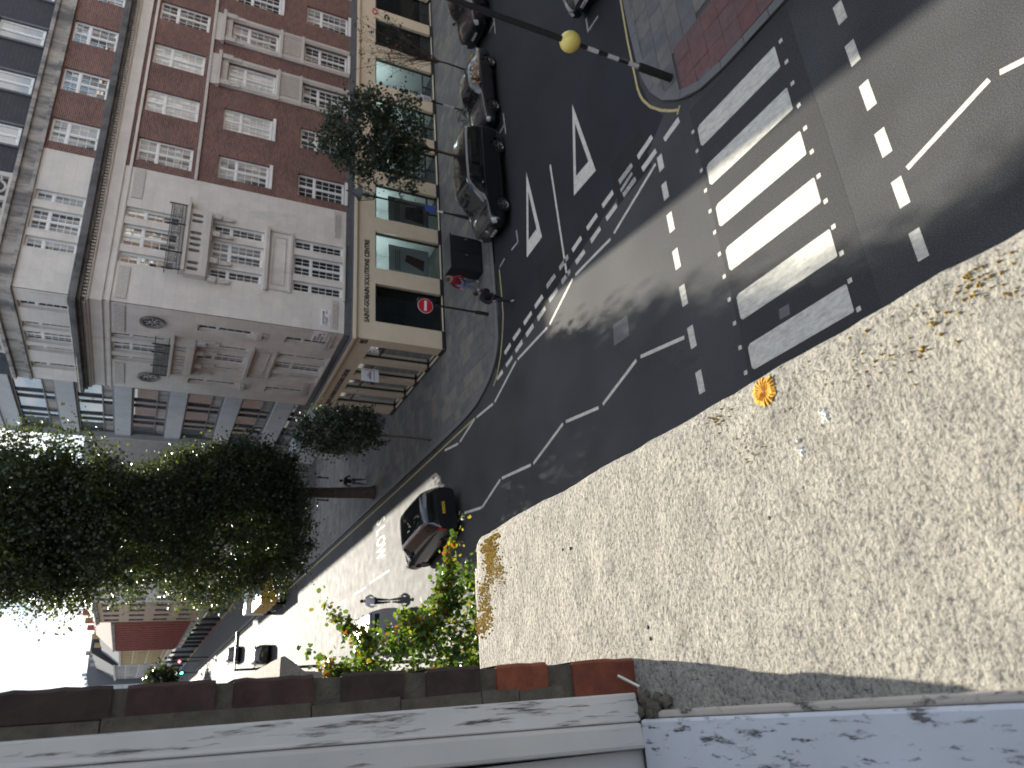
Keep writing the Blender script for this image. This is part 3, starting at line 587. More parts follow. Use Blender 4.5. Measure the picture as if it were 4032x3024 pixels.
# ------------------------------------------------------------------ shopfront
SW = [(18.05, 20.25), (21.2, 23.47), (24.35, 26.65), (27.5, 29.72), (30.68, 32.85), (33.88, 36.05), (37.0, 39.3), (40.1, 42.4), (43.2, 45.4)]
SG = [(31.93, 33.48), (33.98, 35.5), (35.97, 37.45), (37.9, 39.45)]
wall('shopfront_fascia', 'cream_render', LF, XF-.10, XE, .2, 4.74, [(a, b, .2, 3.82) for a, b in SW], B, .28, d=.10)
wall('shopfront_fascia', 'cream_render', GF, YF-.10, YE, .2, 4.74, [(a, b, .2, 3.82) for a, b in SG], B, .28, d=.10)
course('shop_cornice', 'cream_render', 4.74, 4.80, .18, d0=-.02); course('shop_cornice', 'cream_render', 4.80, 4.98, .26, bev=.02, d0=-.02); course('lead_flashing', 'lead_flashing', 4.98, 5.02, .25, d0=-.02)
course('stone_plinth_course', 'lead_flashing', 5.02, 5.36, .012, d0=-.02)
for fr, ws, ends in ((LF, SW, (XF-.1, XE)), (GF, SG, (YF-.1, YE))):
    m = MB(); e = [ends[0]]
    for a, b in ws: e += [a, b]
    e.append(ends[1])
    for k in range(0, len(e), 2): m.fb(fr, e[k]+(.0 if k else .012), e[k+1], .0, .32, -.18, .125)
    m.fb(fr, ends[0]+.1, ends[1], 0, .16, -.2, .06); m.build('shop_plinth', 'dark_frame', B)
    for i, (a, b) in enumerate(ws):
        m = MB(); g = -.14
        door = (fr is GF and i == 2)
        for x0, x1, z0, z1 in ((a, a+.07, .16, 3.82), (b-.07, b, .16, 3.82), (a+.07, b-.07, 3.72, 3.82), (a+.07, b-.07, .16, .24)): m.fb(fr, x0, x1, z0, z1, g-.06, g+.05)
        if fr is LF and i > 1: m.fb(fr, a+.07, b-.07, .78, .86, g-.05, g+.04); m.fb(fr, (a+b)/2-.025, (a+b)/2+.025, .24, .78, g-.05, g+.03)
        if fr is GF: m.fb(fr, a+.07, b-.07, 2.95, 3.03, g-.05, g+.04)
        if i in (6, 7, 8) and fr is LF:
            z = .24
            while z < .78: m.fb(fr, a+.07, b-.07, z, z+.05, g-.02, g+.05); z += .09
        w = m.build('shop_window', 'dark_frame', B); p = MB(); p.quad(fr(a+.07, .24, g), fr(b-.07, .24, g), fr(b-.07, 3.72, g), fr(a+.07, 3.72, g)); p.build('pane', 'shop_glass', w)
        # lit room behind
        D = -2.6; q = MB()
        q.quad(fr(a-.4, .1, D), fr(b+.4, .1, D), fr(b+.4, 3.9, D), fr(a-.4, 3.9, D), 0 if i % 3 else 1); q.quad(fr(a-.4, 3.9, D), fr(b+.4, 3.9, D), fr(b+.4, 3.9, -.3), fr(a-.4, 3.9, -.3), 0)
        q.quad(fr(a-.4, .1, D), fr(b+.4, .1, D), fr(b+.4, .1, -.3), fr(a-.4, .1, -.3), 1); q.quad(fr(a-.4, .1, D), fr(a-.4, .1, -.3), fr(a-.4, 3.9, -.3), fr(a-.4, 3.9, D), 1); q.quad(fr(b+.4, .1, D), fr(b+.4, .1, -.3), fr(b+.4, 3.9, -.3), fr(b+.4, 3.9, D), 0)
        q.build('shop_interior', ['interior_wall', 'interior_dark'], w)
        if not (fr is LF and i >= 7):
            q = MB(); q.fb(fr, (a+b)/2-.35, (a+b)/2-.15, 3.84, 3.88, -1.9, -.7); q.fb(fr, (a+b)/2+.35, (a+b)/2+.55, 3.84, 3.88, -1.9, -.7); q.build('ceiling_light', 'shop_light', w)
# posters and a screen in the near windows
def poster(u0, u1, z0, z1, d, fr, lines, pic):
    m = MB(); m.fb(fr, u0, u1, z0, z1, d-.03, d); o = m.build('window_poster', 'sign_white', B)
    p = MB(); p.quad(*[fr(*q, d+.004) for q in pic]); p.build('printed_photo', 'photo_brown' if lines else 'photo_grey', o)
    q = MB()
    for k in range(3):
        for j in range(9): x = u0+.22+j*(u1-u0-.5)/9+rng.random()*.02; q.quad(fr(x, z1-.42-k*.11, d+.004), fr(x+(u1-u0-.5)/9*.72, z1-.42-k*.11, d+.004), fr(x+(u1-u0-.5)/9*.72, z1-.37-k*.11, d+.004), fr(x, z1-.37-k*.11, d+.004))
    q.build('printed_text', 'letter_grey', o); return o
poster(21.5, 23.2, .70, 2.95, -.45, LF, 1, [(21.85, 1.0), (22.55, .95), (22.75, 1.95), (22.3, 2.05)]); poster(24.65, 26.4, .70, 2.95, -.45, LF, 0, [(24.95, .9), (26.1, .95), (25.9, 1.95), (25.1, 2.0)])
m = MB(); m.fb(LF, 18.55, 19.6, 1.25, 1.95, -.62, -.55); o = m.build('display_screen', 'black_metal', B)
m = MB(); m.fb(LF, 18.6, 19.65, .35, 1.2, -.9, -.4); o = m.build('display_counter', 'sign_white', B); m = MB()
for k in range(7): m.fb(LF, 19.0+k*.045, 19.03+k*.045, .7, .7+[.1, .2, .14, .26, .12, .2, .1][k], -.4, -.395)
m.build('skyline_mark', 'letter_grey', o)
# lettering
for fr, fl, u, sx, z in ((LF, 1, 17.92, .855, 4.15), (GF, -1, 39.72, .855, 4.12)): text('fascia_lettering', 'SAINT-GOBAIN SOLUTIONS CENTRE', 'letter_grey', B, fr, u, z, .105, .345, sx=sx, flip=fl, bold=.008, depth=.02)
text('house_number', '95', 'letter_grey', B, GF, 31.74, 4.13, .105, .50, sx=.85, flip=-1, bold=.02, depth=.02); text('house_number', '1', 'letter_grey', B, GF, 40.1, 4.0, .105, .42, flip=-1, bold=.02, depth=.02)
m = MB(); m.fb(LF, 17.41, 18.32, 6.03, 6.47, .03, .055); sg = m.build('street_name_sign', 'sign_white', B)
text('lettering', 'LANGHAM', 'black_letter', sg, LF, 17.45, 6.30, .057, .17, sx=.9, bold=.004, depth=.001); text('lettering', 'STREET', 'black_letter', sg, LF, 17.45, 6.14, .057, .17, sx=.85, bold=.004, depth=.001); text('lettering', 'W1', 'red_letter', sg, LF, 18.05, 6.14, .057, .17, sx=.9, bold=.004, depth=.001); text('lettering', 'CITY OF WESTMINSTER', 'red_letter', sg, LF, 17.5, 6.06, .057, .055, sx=.95, depth=.001)
m = MB(); m.fb(GF, 31.30, 32.26, 6.1, 6.72, .03, .055); sg = m.build('street_name_sign', 'sign_white', B)
for k, (a, mt) in enumerate((('GREAT', 'black_letter'), ('PORTLAND', 'black_letter'), ('STREET', 'black_letter'))): text('lettering', a, mt, sg, GF, 32.2, 6.53-.17*k, .057, .17, sx=.85, flip=-1, bold=.005, depth=.001)
text('lettering', 'W1', 'red_letter', sg, GF, 31.58, 6.19, .057, .17, sx=.85, flip=-1, bold=.004, depth=.001)
m = MB()      # red loop emblem on the fascia further along
m.tube([LF(39.75+.22*math.cos(q)+.05*math.sin(2*q), 3.85+.14*math.sin(q), .12) for q in np.linspace(0, 2*math.pi, 17)], .035, 6, cap=False); m.build('wall_emblem', 'red_letter', B)
# projecting sign on the main street side
m = MB(); m.box(16.3, 17.02, 34.47, 34.53, 2.68, 3.62); m.box(17.0, 17.05, 34.48, 34.52, 3.55, 3.60); hs_ = m.build('projecting_sign', 'sign_white', B, bevel=.015)
HF = Fr((0, 34.47, 0), (1, 0, 0), (0, -1, 0)); m = MB()
for k, h in enumerate([.07, .12, .09, .2, .13, .22, .1, .16, .08]): m.fb(HF, 16.42+k*.05, 16.455+k*.05, 3.1, 3.1+h, 0, .004)
m.build('skyline_mark', 'letter_grey', hs_); m = MB(); m.fb(HF, 16.36, 16.95, 2.92, 2.955, 0, .004); m.build('blue_stroke', 'blue_print', hs_); m = MB(); m.fb(HF, 16.92, 16.95, 2.96, 3.5, 0, .004); m.build('red_stroke', 'red_letter', hs_)
# ------------------------------------------------------------------ neighbours on the main street
OB = root('office_building', (18.5, 40.6, 0), 'grey concrete office block with ribbon windows behind the big street tree', 'building')
OF = Fr((18.5, 0, 0), (0, 1, 0), (-1, 0, 0)); OY0, OY1 = 40.45, 52.0
ZB = [(2.6, 4.3), (5.35, 6.45), (8.45, 9.45), (11.52, 12.48), (14.5, 15.42), (17.45, 18.40), (20.55, 21.5)]
for z0, z1 in ZB:
    m = MB(); m.fb(OF, OY0, OY1, z0, z1, -.3, .0 if z0 > 5 else 1.1); m.build('spandrel_band', 'grey_concrete', OB, uv=True, bevel=.02)
for k in range(len(ZB)-1):
    z0, z1 = ZB[k][1], ZB[k+1][0]
    for j in range(4):
        a = OY0+j*(OY1-OY0)/4; b = a+(OY1-OY0)/4; m = MB(); e = .06
        m.fb(OF, a, a+e, z0, z1, -.35, -.18); m.fb(OF, b-e, b, z0, z1, -.35, -.18); m.fb(OF, a+e, b-e, z0, z0+.12, -.35, -.16); m.fb(OF, a+e, b-e, z1-.1, z1, -.35, -.18); m.fb(OF, a+.9, a+.97, z0+.12, z1-.1, -.34, -.2); m.fb(OF, a+e, b-e, z0+.62, z0+.68, -.34, -.2)
        m.fb(OF, a+.97, b-e, z0+.12, z0+.62, -.30, -.27, 1)
        w = m.build('window', ['lead_flashing', 'weathered_stone'], OB); p = MB(); t, s_ = rng.normal(0, .012, 2)
        p.quad(OF(a+e, z0+.1, -.3-t-s_), OF(b-e, z0+.1, -.3+t-s_), OF(b-e, z1-.1, -.3+t+s_), OF(a+e, z1-.1, -.3-t+s_)); p.build('pane', 'pane_sky', w)
m = MB(); m.box(18.9, 40, OY0, OY1, 0, 21.5); m.build('core', 'interior_dark', OB)
m = MB(); m.box(18.4, 40, OY0, OY1+.05, 21.5, 22.0); m.build('roof', 'grey_concrete', OB, uv=True)
m = MB(); m.box(18.3, 40, OY1, OY1+.06, 0, 21.5); m.build('end_wall', 'grey_concrete', OB, uv=True)
def terrace(name, label, mat, x, y0, y1, h, floors, cols, trim='white_paint', shop=4.2, shopmat='dark_frame', kind='pane_dark', ww=1.25, base=.8, roofm='lead_flashing', cat='building', rib=False, attic=0, pilaster=None, frm=None, depth=14):
    b = root(name, (x, y0, 0), label, cat); f = frm or Fr((x, 0, 0), (0, 1, 0), (-1, 0, 0))
    fh = (h-shop-.6)/floors; cw = (y1-y0)/cols; ops = []; wn = []
    for i in range(floors):
        for j in range(cols):
            c = y0+(j+.5)*cw; z = shop+i*fh+base; o = (c-ww/2, c+ww/2, z, z+fh*.62); ops.append(o); wn.append(o)
    sh = [(y0+.35+k*(y1-y0)/max(1, cols//2), y0+(k+1)*(y1-y0)/max(1, cols//2)-.35, .3, shop-.9) for k in range(max(1, cols//2))] if shop > 1 else []
    wall('wall', mat, f, y0, y1, 0, h, ops+sh, b, .2)
    for o in wn:
        m = MB(); a, c, z0, z1 = o; e = .07
        m.fb(f, a, a+e, z0, z1, -.2, -.1); m.fb(f, c-e, c, z0, z1, -.2, -.1); m.fb(f, a+e, c-e, z0, z0+e, -.2, -.08); m.fb(f, a+e, c-e, z1-e, z1, -.2, -.1); m.fb(f, a+e, c-e, (z0+z1)/2-.04, (z0+z1)/2+.04, -.19, -.1); m.fb(f, (a+c)/2-.025, (a+c)/2+.025, z0+e, z1-e, -.18, -.11)
        if ww < 2: m.fb(f, a-.12, c+.12, z0-.16, z0-.01, -.05, .12)
        w = m.build('window', trim, b); p = MB(); p.quad(f(a, z0, -.17), f(c, z0, -.17), f(c, z1, -.17), f(a, z1, -.17)); p.build('pane', kind, w)
    for o in sh:
        m = MB(); a, c, z0, z1 = o; m.fb(f, a-.02, a+.1, z0, z1, -.19, .05); m.fb(f, c-.1, c+.02, z0, z1, -.19, .05); m.fb(f, a, c, z1, z1+.65, -.05, .16); w = m.build('shopfront', shopmat, b); p = MB(); p.quad(f(a, z0, -.17), f(c, z0, -.17), f(c, z1, -.17), f(a, z1, -.17)); p.build('pane', 'pane_dark', w)
    if rib:
        for j in range(cols+1):
            m = MB(); c = y0+j*cw; m.fb(f, max(y0, c-.28), min(y1, c+.28), shop+.2, h-.5, 0, .32); m.build('pilaster', mat, b, uv=True)
    m = MB(); m.fb(f, y0, y1, h-.45, h-.2, -.1, .3); m.fb(f, y0, y1, h-.2, h, -.2, .45); m.fb(f, y0, y1, shop-.25, shop, -.02, .22); m.build('cornice', 'weathered_stone' if trim != 'white_paint' else 'limestone', b, uv=True)
    m = MB(); P = lambda u, z, d: f(u, z, d); m.poly([P(y0, h, .1), P(y1, h, .1), P(y1, h+attic, -3 if attic else -depth), P(y0, h+attic, -3 if attic else -depth)]); 
    if attic: m.poly([P(y0, h+attic, -3), P(y1, h+attic, -3), P(y1, h+attic, -depth), P(y0, h+attic, -depth)])
    for u in (y0, y1): m.poly([P(u, 0, -.01), P(u, h, -.01), P(u, h+attic, -3), P(u, h+attic, -depth), P(u, 0, -depth)])
    m.build('roof', roofm, b)
    for k in range(max(1, cols//3)):
        m = MB(); u = y0+(k+.5)*(y1-y0)/max(1, cols//3); m.fb(f, u-.7, u+.7, h, h+attic+1.5, -4.2, -3.3); 
        m.build('chimney', mat, b, uv=True)
    return b
terrace('cream_building', 'cream rendered block with grey framed windows glimpsed right beside the big tree', 'cream_far', 17.0, 88, 114, 18.8, 4, 5, trim='lead_flashing', kind='pane_sky', ww=2.6, base=.7, shopmat='cream_far')
terrace('tan_building', 'narrow tan brick house between the cream block and the red terrace', 'tan_brick', 17.0, 114.1, 134, 18.2, 4, 4, trim='lead_flashing', ww=2.3, attic=2.2)
terrace('red_terrace', 'long red brick terrace with close-set upright ribs far along the street', 'far_red', 17.0, 134.2, 176, 16.2, 3, 13, trim='far_red', shop=4.6, ww=1.2, rib=True, attic=3.4, roofm='far_red')
terrace('mustard_building', 'mustard yellow brick house beyond the red terrace', 'mustard', 17.0, 176.3, 212, 15.2, 3, 7, shop=6, ww=1.1, attic=4, roofm='dark_tile')
terrace('grey_terrace', 'grey fronted shops with slate roofs near the far end of the street', 'weathered_stone', 17.0, 212.5, 262, 16.5, 4, 9, attic=5, roofm='dark_tile')
terrace('distant_block', 'tall grey office block closing the far view under the clouds', 'grey_concrete', 15.5, 262.5, 330, 23, 6, 12, trim='lead_flashing', attic=1)
NB = terrace('pale_corner_block', 'pale block across the street far left of the traffic lights', 'limestone', 17.0, 330.5, 400, 24, 6, 12, attic=2)
terrace('stone_terrace', 'plain stone fronted terrace standing in shade behind the big tree', 'weathered_stone', 17.0, 62.5, 87.8, 18.0, 4, 8, shop=4.6, trim='lead_flashing')
# opposite side of the side street: seen only as a reflection in the windows, and shading the road
terrace('opposite_terrace', 'red brick terrace with white windows mirrored in the corner building windows', 'opposite_brick', 0, -62, -20.0, 19.5, 5, 13, frm=Fr((0, 10.0, 0), (-1, 0, 0), (0, 1, 0)), attic=2, kind='pane_net')
# ------------------------------------------------------------------ trees
def leafmat(name, c, tr=0.5, gloss=0.35):
    m, t, p = _base(name); o = t.nodes['Material Output']
    col = ramp(t, vnoise(t, 2.2, 3), [(0.3, mul(c, 0.7)), (0.7, mul(c, 1.35))]); t.links.new(col, p.inputs['Base Color'])
    p.inputs['Roughness'].default_value = 0.38; p.inputs['Specular IOR Level'].default_value = gloss
    tl = nn(t, 'ShaderNodeBsdfTranslucent'); t.links.new(mixc(t, 1.0, col, (1.6, 1.5, 0.55), 'MULTIPLY'), tl.inputs['Color'])
    ms = nn(t, 'ShaderNodeMixShader'); ms.inputs[0].default_value = tr; t.links.new(p.outputs[0], ms.inputs[1]); t.links.new(tl.outputs[0], ms.inputs[2]); t.links.new(ms.outputs[0], o.inputs[0])
leafmat('leaf_dark', (0.034, 0.050, 0.032), 0.30); leafmat('leaf_mid', (0.045, 0.068, 0.032), 0.36); leafmat('leaf_lime', (0.075, 0.10, 0.030), 0.45)
leafmat('leaf_fresh', (0.070, 0.125, 0.022), 0.5, 0.6); leafmat('leaf_fresh_b', (0.045, 0.090, 0.020), 0.45, 0.6); leafmat('leaf_orange', (0.20, 0.085, 0.02), 0.4, 0.4); leafmat('leaf_blue', (0.026, 0.045, 0.035), 0.3); leafmat('leaf_yellow', (0.16, 0.15, 0.03), .5)
pm('bark', (0.085, 0.07, 0.055), 0.9, 0.35, 9, 8, bmp=(14, 0.8, 0.03), sc3=(1, 1, .4)); pm('twig', (0.05, 0.035, 0.028), 0.8, 0.2, 9)
def leaves(ells, n, size, mats, parent, clump=.55, per=26, seed=1, probs=None, droop=.3, name='crown', shell=.55, hexa=False):
    r = np.random.default_rng(seed); V = np.array([e[3]*e[4]*e[5] for e in ells]); nc = max(1, n//per)
    which = r.choice(len(ells), nc, p=V/V.sum()); E = np.array(ells)[which]
    d = r.normal(size=(nc, 3)); d /= np.linalg.norm(d, axis=1, keepdims=True); rad = (r.random(nc)**(1/3)); rad = shell+(1-shell)*rad if shell else rad
    rad = np.where(r.random(nc) < .7, rad, r.random(nc)**(1/3))
    wob = 1+.10*np.sin(d[:, 0]*5+d[:, 2]*4)+.07*np.sin(d[:, 1]*7+3*d[:, 2])
    cen = E[:, :3]+d*E[:, 3:6]*rad[:, None]*wob[:, None]
    csz = clump*np.clip(r.normal(1, .35, nc), .35, 1.9); k = r.integers(int(per*.5), int(per*1.5)+1, nc)
    C = np.repeat(cen, k, 0); S_ = np.repeat(csz, k); N = len(C)
    P = C+r.normal(size=(N, 3))*S_[:, None]*np.array([.5, .5, .36])
    a = r.normal(size=(N, 3)); a[:, 2] -= droop; a /= np.linalg.norm(a, axis=1, keepdims=True)
    b = np.cross(a, r.normal(size=(N, 3))); b /= np.linalg.norm(b, axis=1, keepdims=True); c = np.cross(a, b)
    L_ = size*np.clip(r.normal(1, .28, N), .4, 1.7)[:, None]; wd = .46
    nv = 6 if hexa else 4
    if hexa: v = np.stack([P, P+a*L_*.22+b*L_*.34+c*L_*.05, P+a*L_*.68+b*L_*.42+c*L_*.10, P+a*L_, P+a*L_*.68-b*L_*.42+c*L_*.10, P+a*L_*.22-b*L_*.34+c*L_*.05], 1).reshape(-1, 3)
    else: v = np.stack([P, P+a*L_*.5+b*L_*wd+c*L_*.10, P+a*L_, P+a*L_*.5-b*L_*wd+c*L_*.10], 1).reshape(-1, 3)
    me = bpy.data.meshes.new(name); me.vertices.add(N*nv); me.vertices.foreach_set('co', v.ravel()); me.loops.add(N*nv); me.loops.foreach_set('vertex_index', np.arange(N*nv, dtype=np.int32))
    me.polygons.add(N); me.polygons.foreach_set('loop_start', np.arange(0, N*nv, nv, dtype=np.int32)); me.polygons.foreach_set('loop_total', np.full(N, nv, dtype=np.int32))
    for q in mats: me.materials.append(MAT[q])
    cm = np.repeat(r.choice(len(mats), nc, p=probs), k); cm = np.where(r.random(N) < .8, cm, r.choice(len(mats), N, p=probs)); me.polygons.foreach_set('material_index', cm.astype(np.int32))
    me.update(); me.validate(); o = bpy.data.objects.new(name, me); COL.objects.link(o); return link(o, parent), cen
def limbs(base, cen, r0, split, parent, n=26, seed=1, mat='bark', lean=(0, 0), name='trunk'):
    r = random.Random(seed); m = MB(); b = Vector(base); top = Vector((base[0]+lean[0], base[1]+lean[1], split))
    m.tube([b, b.lerp(top, .04), b.lerp(top, .5)+Vector((r.uniform(-.05, .05), 0, 0)), top], [r0*1.35, r0*1.05, r0*.92, r0*.8], 12); m.build(name, mat, parent, smooth=True)
    m = MB(); idx = r.sample(range(len(cen)), min(n, len(cen)))
    for i in idx:
        e = Vector(cen[i]); s_ = b.lerp(top, r.uniform(.75, 1.0)); mid = s_.lerp(e, .5)+Vector((r.uniform(-.1, .1), r.uniform(-.1, .1), abs((e-s_).length)*.12)); rr = r0*r.uniform(.22, .5)
        m.tube([s_, s_.lerp(mid, .6)+Vector((0, 0, .1*r.random())), mid, mid.lerp(e, .6), e], [rr, rr*.7, rr*.5, rr*.3, rr*.12], 6)
    m.build('branches', mat, parent, smooth=True)
t = root('plane_tree', (13.25, 44.4, .1), 'huge dark green plane tree leaning over the main street', 'tree')
o, cen = leaves([(10.9, 43.4, 9.6, 4.1, 4.2, 4.7), (9.3, 39.6, 14.3, 3.0, 3.4, 4.0), (9.0, 37.2, 18.4, 3.3, 3.2, 3.2), (9.0, 37.2, 18.4, 3.0, 3.0, 3.2), (8.8, 37.6, 16.2, 3.0, 3.0, 3.2), (8.5, 43, 6.4, 1.8, 2.2, 1.8), (13.6, 43.4, 8.2, 2.0, 2.7, 2.4), (6.1, 38, 16.0, .9, 1.3, 1.2), (13.0, 42, 11.0, 1.3, 2.2, 1.5), (10.2, 42.5, 5.5, 2.5, 1.9, 1.1), (12.1, 37.6, 17.4, 1.3, 1.4, 2.8), (12.9, 43.2, 6.3, 1.9, 2.2, 1.7), (10.9, 42, 12.6, 1.8, 2.6, 2.6)], 200000, .13, ['leaf_dark', 'leaf_mid', 'leaf_lime'], t, .72, 44, 3, [.52, .36, .12])
limbs((13.25, 44.4, .1), cen, .36, 5.6, t, 46, 4, lean=(-.25, .1))
t = root('street_tree', (13.1, 33.9, .1), 'slender street tree with dense dull green crown at the building corner', 'tree')
o, cen = leaves([(13.2, 33.9, 4.9, 1.15, 1.1, 2.1), (13.5, 33.9, 3.9, .95, 1, 1.3), (12.9, 33.9, 5.9, .9, .9, 1.1)], 6500, .12, ['leaf_blue', 'leaf_dark', 'leaf_mid'], t, .4, 22, 5, [.5, .35, .15])
limbs((13.1, 33.9, .1), cen, .055, 3.0, t, 16, 6)
t = root('street_tree', (25.2, 26.2, .1), 'small leafy tree in front of the cream shopfront behind the black van', 'tree')
o, cen = leaves([(25.0, 26.1, 5.9, 2.0, 1.8, 1.9), (25.4, 26.1, 4.3, 2.1, 1.8, 1.2), (23.2, 26, 3.9, .9, 1, .8), (24.3, 26, 7.3, 1.0, 1, .7), (23.4, 26, 6.2, .7, .9, 1.1)], 12500, .125, ['leaf_blue', 'leaf_dark', 'leaf_mid'], t, .42, 24, 7, [.5, .35, .15])
limbs((25.2, 26.2, .1), cen, .075, 2.9, t, 22, 8)
t = root('bare_tree', (31.05, 26.0, .1), 'thin half bare young tree with sparse brown leaves beyond the leafy tree', 'tree')
r = random.Random(11); m = MB(); m.tube([(31.05, 26, .1), (31.1, 26, 1.4), (31.05, 26, 2.6)], [.05, .042, .035], 8); m.build('trunk', 'twig', t, smooth=True); m = MB(); tips = []
for k in range(34):
    s_ = Vector((31.05, 26, r.uniform(1.7, 2.6))); e = Vector((31.05+r.uniform(-1.7, 1.5), 26+r.uniform(-.9, .7), r.uniform(3.2, 6.3))); mid = s_.lerp(e, .45)+Vector((0, 0, .35)); m.tube([s_, mid, e], [.018, .012, .005], 5); tips.append(e)
    for q in range(4): f_ = mid.lerp(e, r.random()); g_ = f_+Vector((r.uniform(-.5, .5), r.uniform(-.4, .4), r.uniform(0, .6))); m.tube([f_, g_], [.007, .003], 4); tips.append(g_)
m.build('branches', 'twig', t)
leaves([(p.x, p.y, p.z, .12, .12, .12) for p in tips], 420, .09, ['leaf_dark', 'leaf_orange'], t, .16, 4, 12, [.75, .25], shell=0)
t = root('street_tree', (1.75, 9.4, .1), 'sunlit fresh green tree with orange tinted leaves below the window', 'tree')
EL = [(.52, 8.9, 9.75, .52, .6, .85), (.95, 8.6, 9.2, .42, .55, .75), (1.4, 8.4, 8.75, .33, .5, .65), (.42, 9.2, 10.3, .30, .4, .42), (.8, 9, 8, .8, .9, 1.1), (1.4, 9.2, 7.2, 1.0, 1, 1.2)]
sprig = []
for a, b_, k in (((1.1, 8.5, 9.55), (2.27, 8.02, 9.40), 14), ((.8, 8.8, 10.3), (1.34, 8.7, 10.98), 8), ((.45, 8.9, 10.5), (.80, 8.8, 11.15), 6), ((.9, 8.5, 9.8), (1.25, 8.45, 10.2), 5), ((.35, 8.9, 10.5), (.55, 8.8, 10.95), 4)):
    for j in range(k): f_ = j/(k-1); sprig.append((a[0]+(b_[0]-a[0])*f_, a[1]+(b_[1]-a[1])*f_, a[2]+(b_[2]-a[2])*f_+.05*math.sin(f_*3), .09*(1.25-f_), .09*(1.25-f_), .10*(1.25-f_)))
o, cen = leaves(EL, 24000, .054, ['leaf_fresh', 'leaf_fresh_b', 'leaf_yellow', 'leaf_orange'], t, .22, 20, 21, [.40, .50, .07, .03], hexa=True)
limbs((1.75, 9.4, .1), cen, .09, 6.0, t, 26, 22, 'twig', lean=(-.1, -.1))
leaves(sprig, 2300, .055, ['leaf_fresh', 'leaf_fresh_b', 'leaf_yellow', 'leaf_orange'], t, .10, 6, 23, [.55, .25, .12, .08], shell=0, name='twig_leaves', hexa=True)
t = root('roadside_tree', (9.6, 168, .1), 'small distant green tree beside the green traffic light', 'tree')
o, cen = leaves([(9.4, 168, 7.2, 3.4, 3.2, 2.8)], 1600, .7, ['leaf_dark', 'leaf_mid'], t, 1.2, 20, 31, [.6, .4]); limbs((9.6, 168, .1), cen, .2, 4.5, t, 8, 32)
# ------------------------------------------------------------------ vehicles
def paintm(name, c, rough=.22, coat=1.0, metal=0.0): return pm(name, c, rough, 0.08, 1.2, coat=coat, metal=metal, spec=.5)
paintm('car_black', (0.008, 0.009, 0.011)); paintm('car_dark', (0.022, 0.024, 0.028)); paintm('van_grey', (0.30, 0.31, 0.33), .35, .6); paintm('lorry_yellow', (0.55, 0.33, 0.03), .5, .2); pm('lorry_white', (.7, .7, .68), .5, .1, 2); pm('lorry_blue', (.03, .06, .18), .5, .2, 2)
glass('car_glass', (0.006, 0.008, 0.008), ior=1.7, rough=.02); pm('tyre', (0.012, 0.012, 0.012), .85, .1); pm('alloy', (0.30, 0.31, 0.32), .35, .1, metal=.8); pm('chrome', (0.62, 0.63, 0.66), .18, .05, metal=1.0)
pm('lamp_clear', (0.55, 0.58, 0.6), .1, .1, coat=1.0); pm('lamp_red', (0.36, 0.008, 0.012), .15, .1, coat=1.0); pm('plate_white', (.66, .66, .62), .5, 0); pm('plate_yellow', (.62, .40, .02), .5, 0); pm('rubber', (.015, .015, .016), .7, 0)
def cmr(P, t):
    n = len(P)-1; i = min(int(t), n-1); f = t-i; a, b, c, d = P[max(i-1, 0)], P[i], P[i+1], P[min(i+2, n)]
    return .5*((2*b)+(c-a)*f+(2*a-5*b+4*c-d)*f*f+(3*b-a-3*c+d)*f**3)
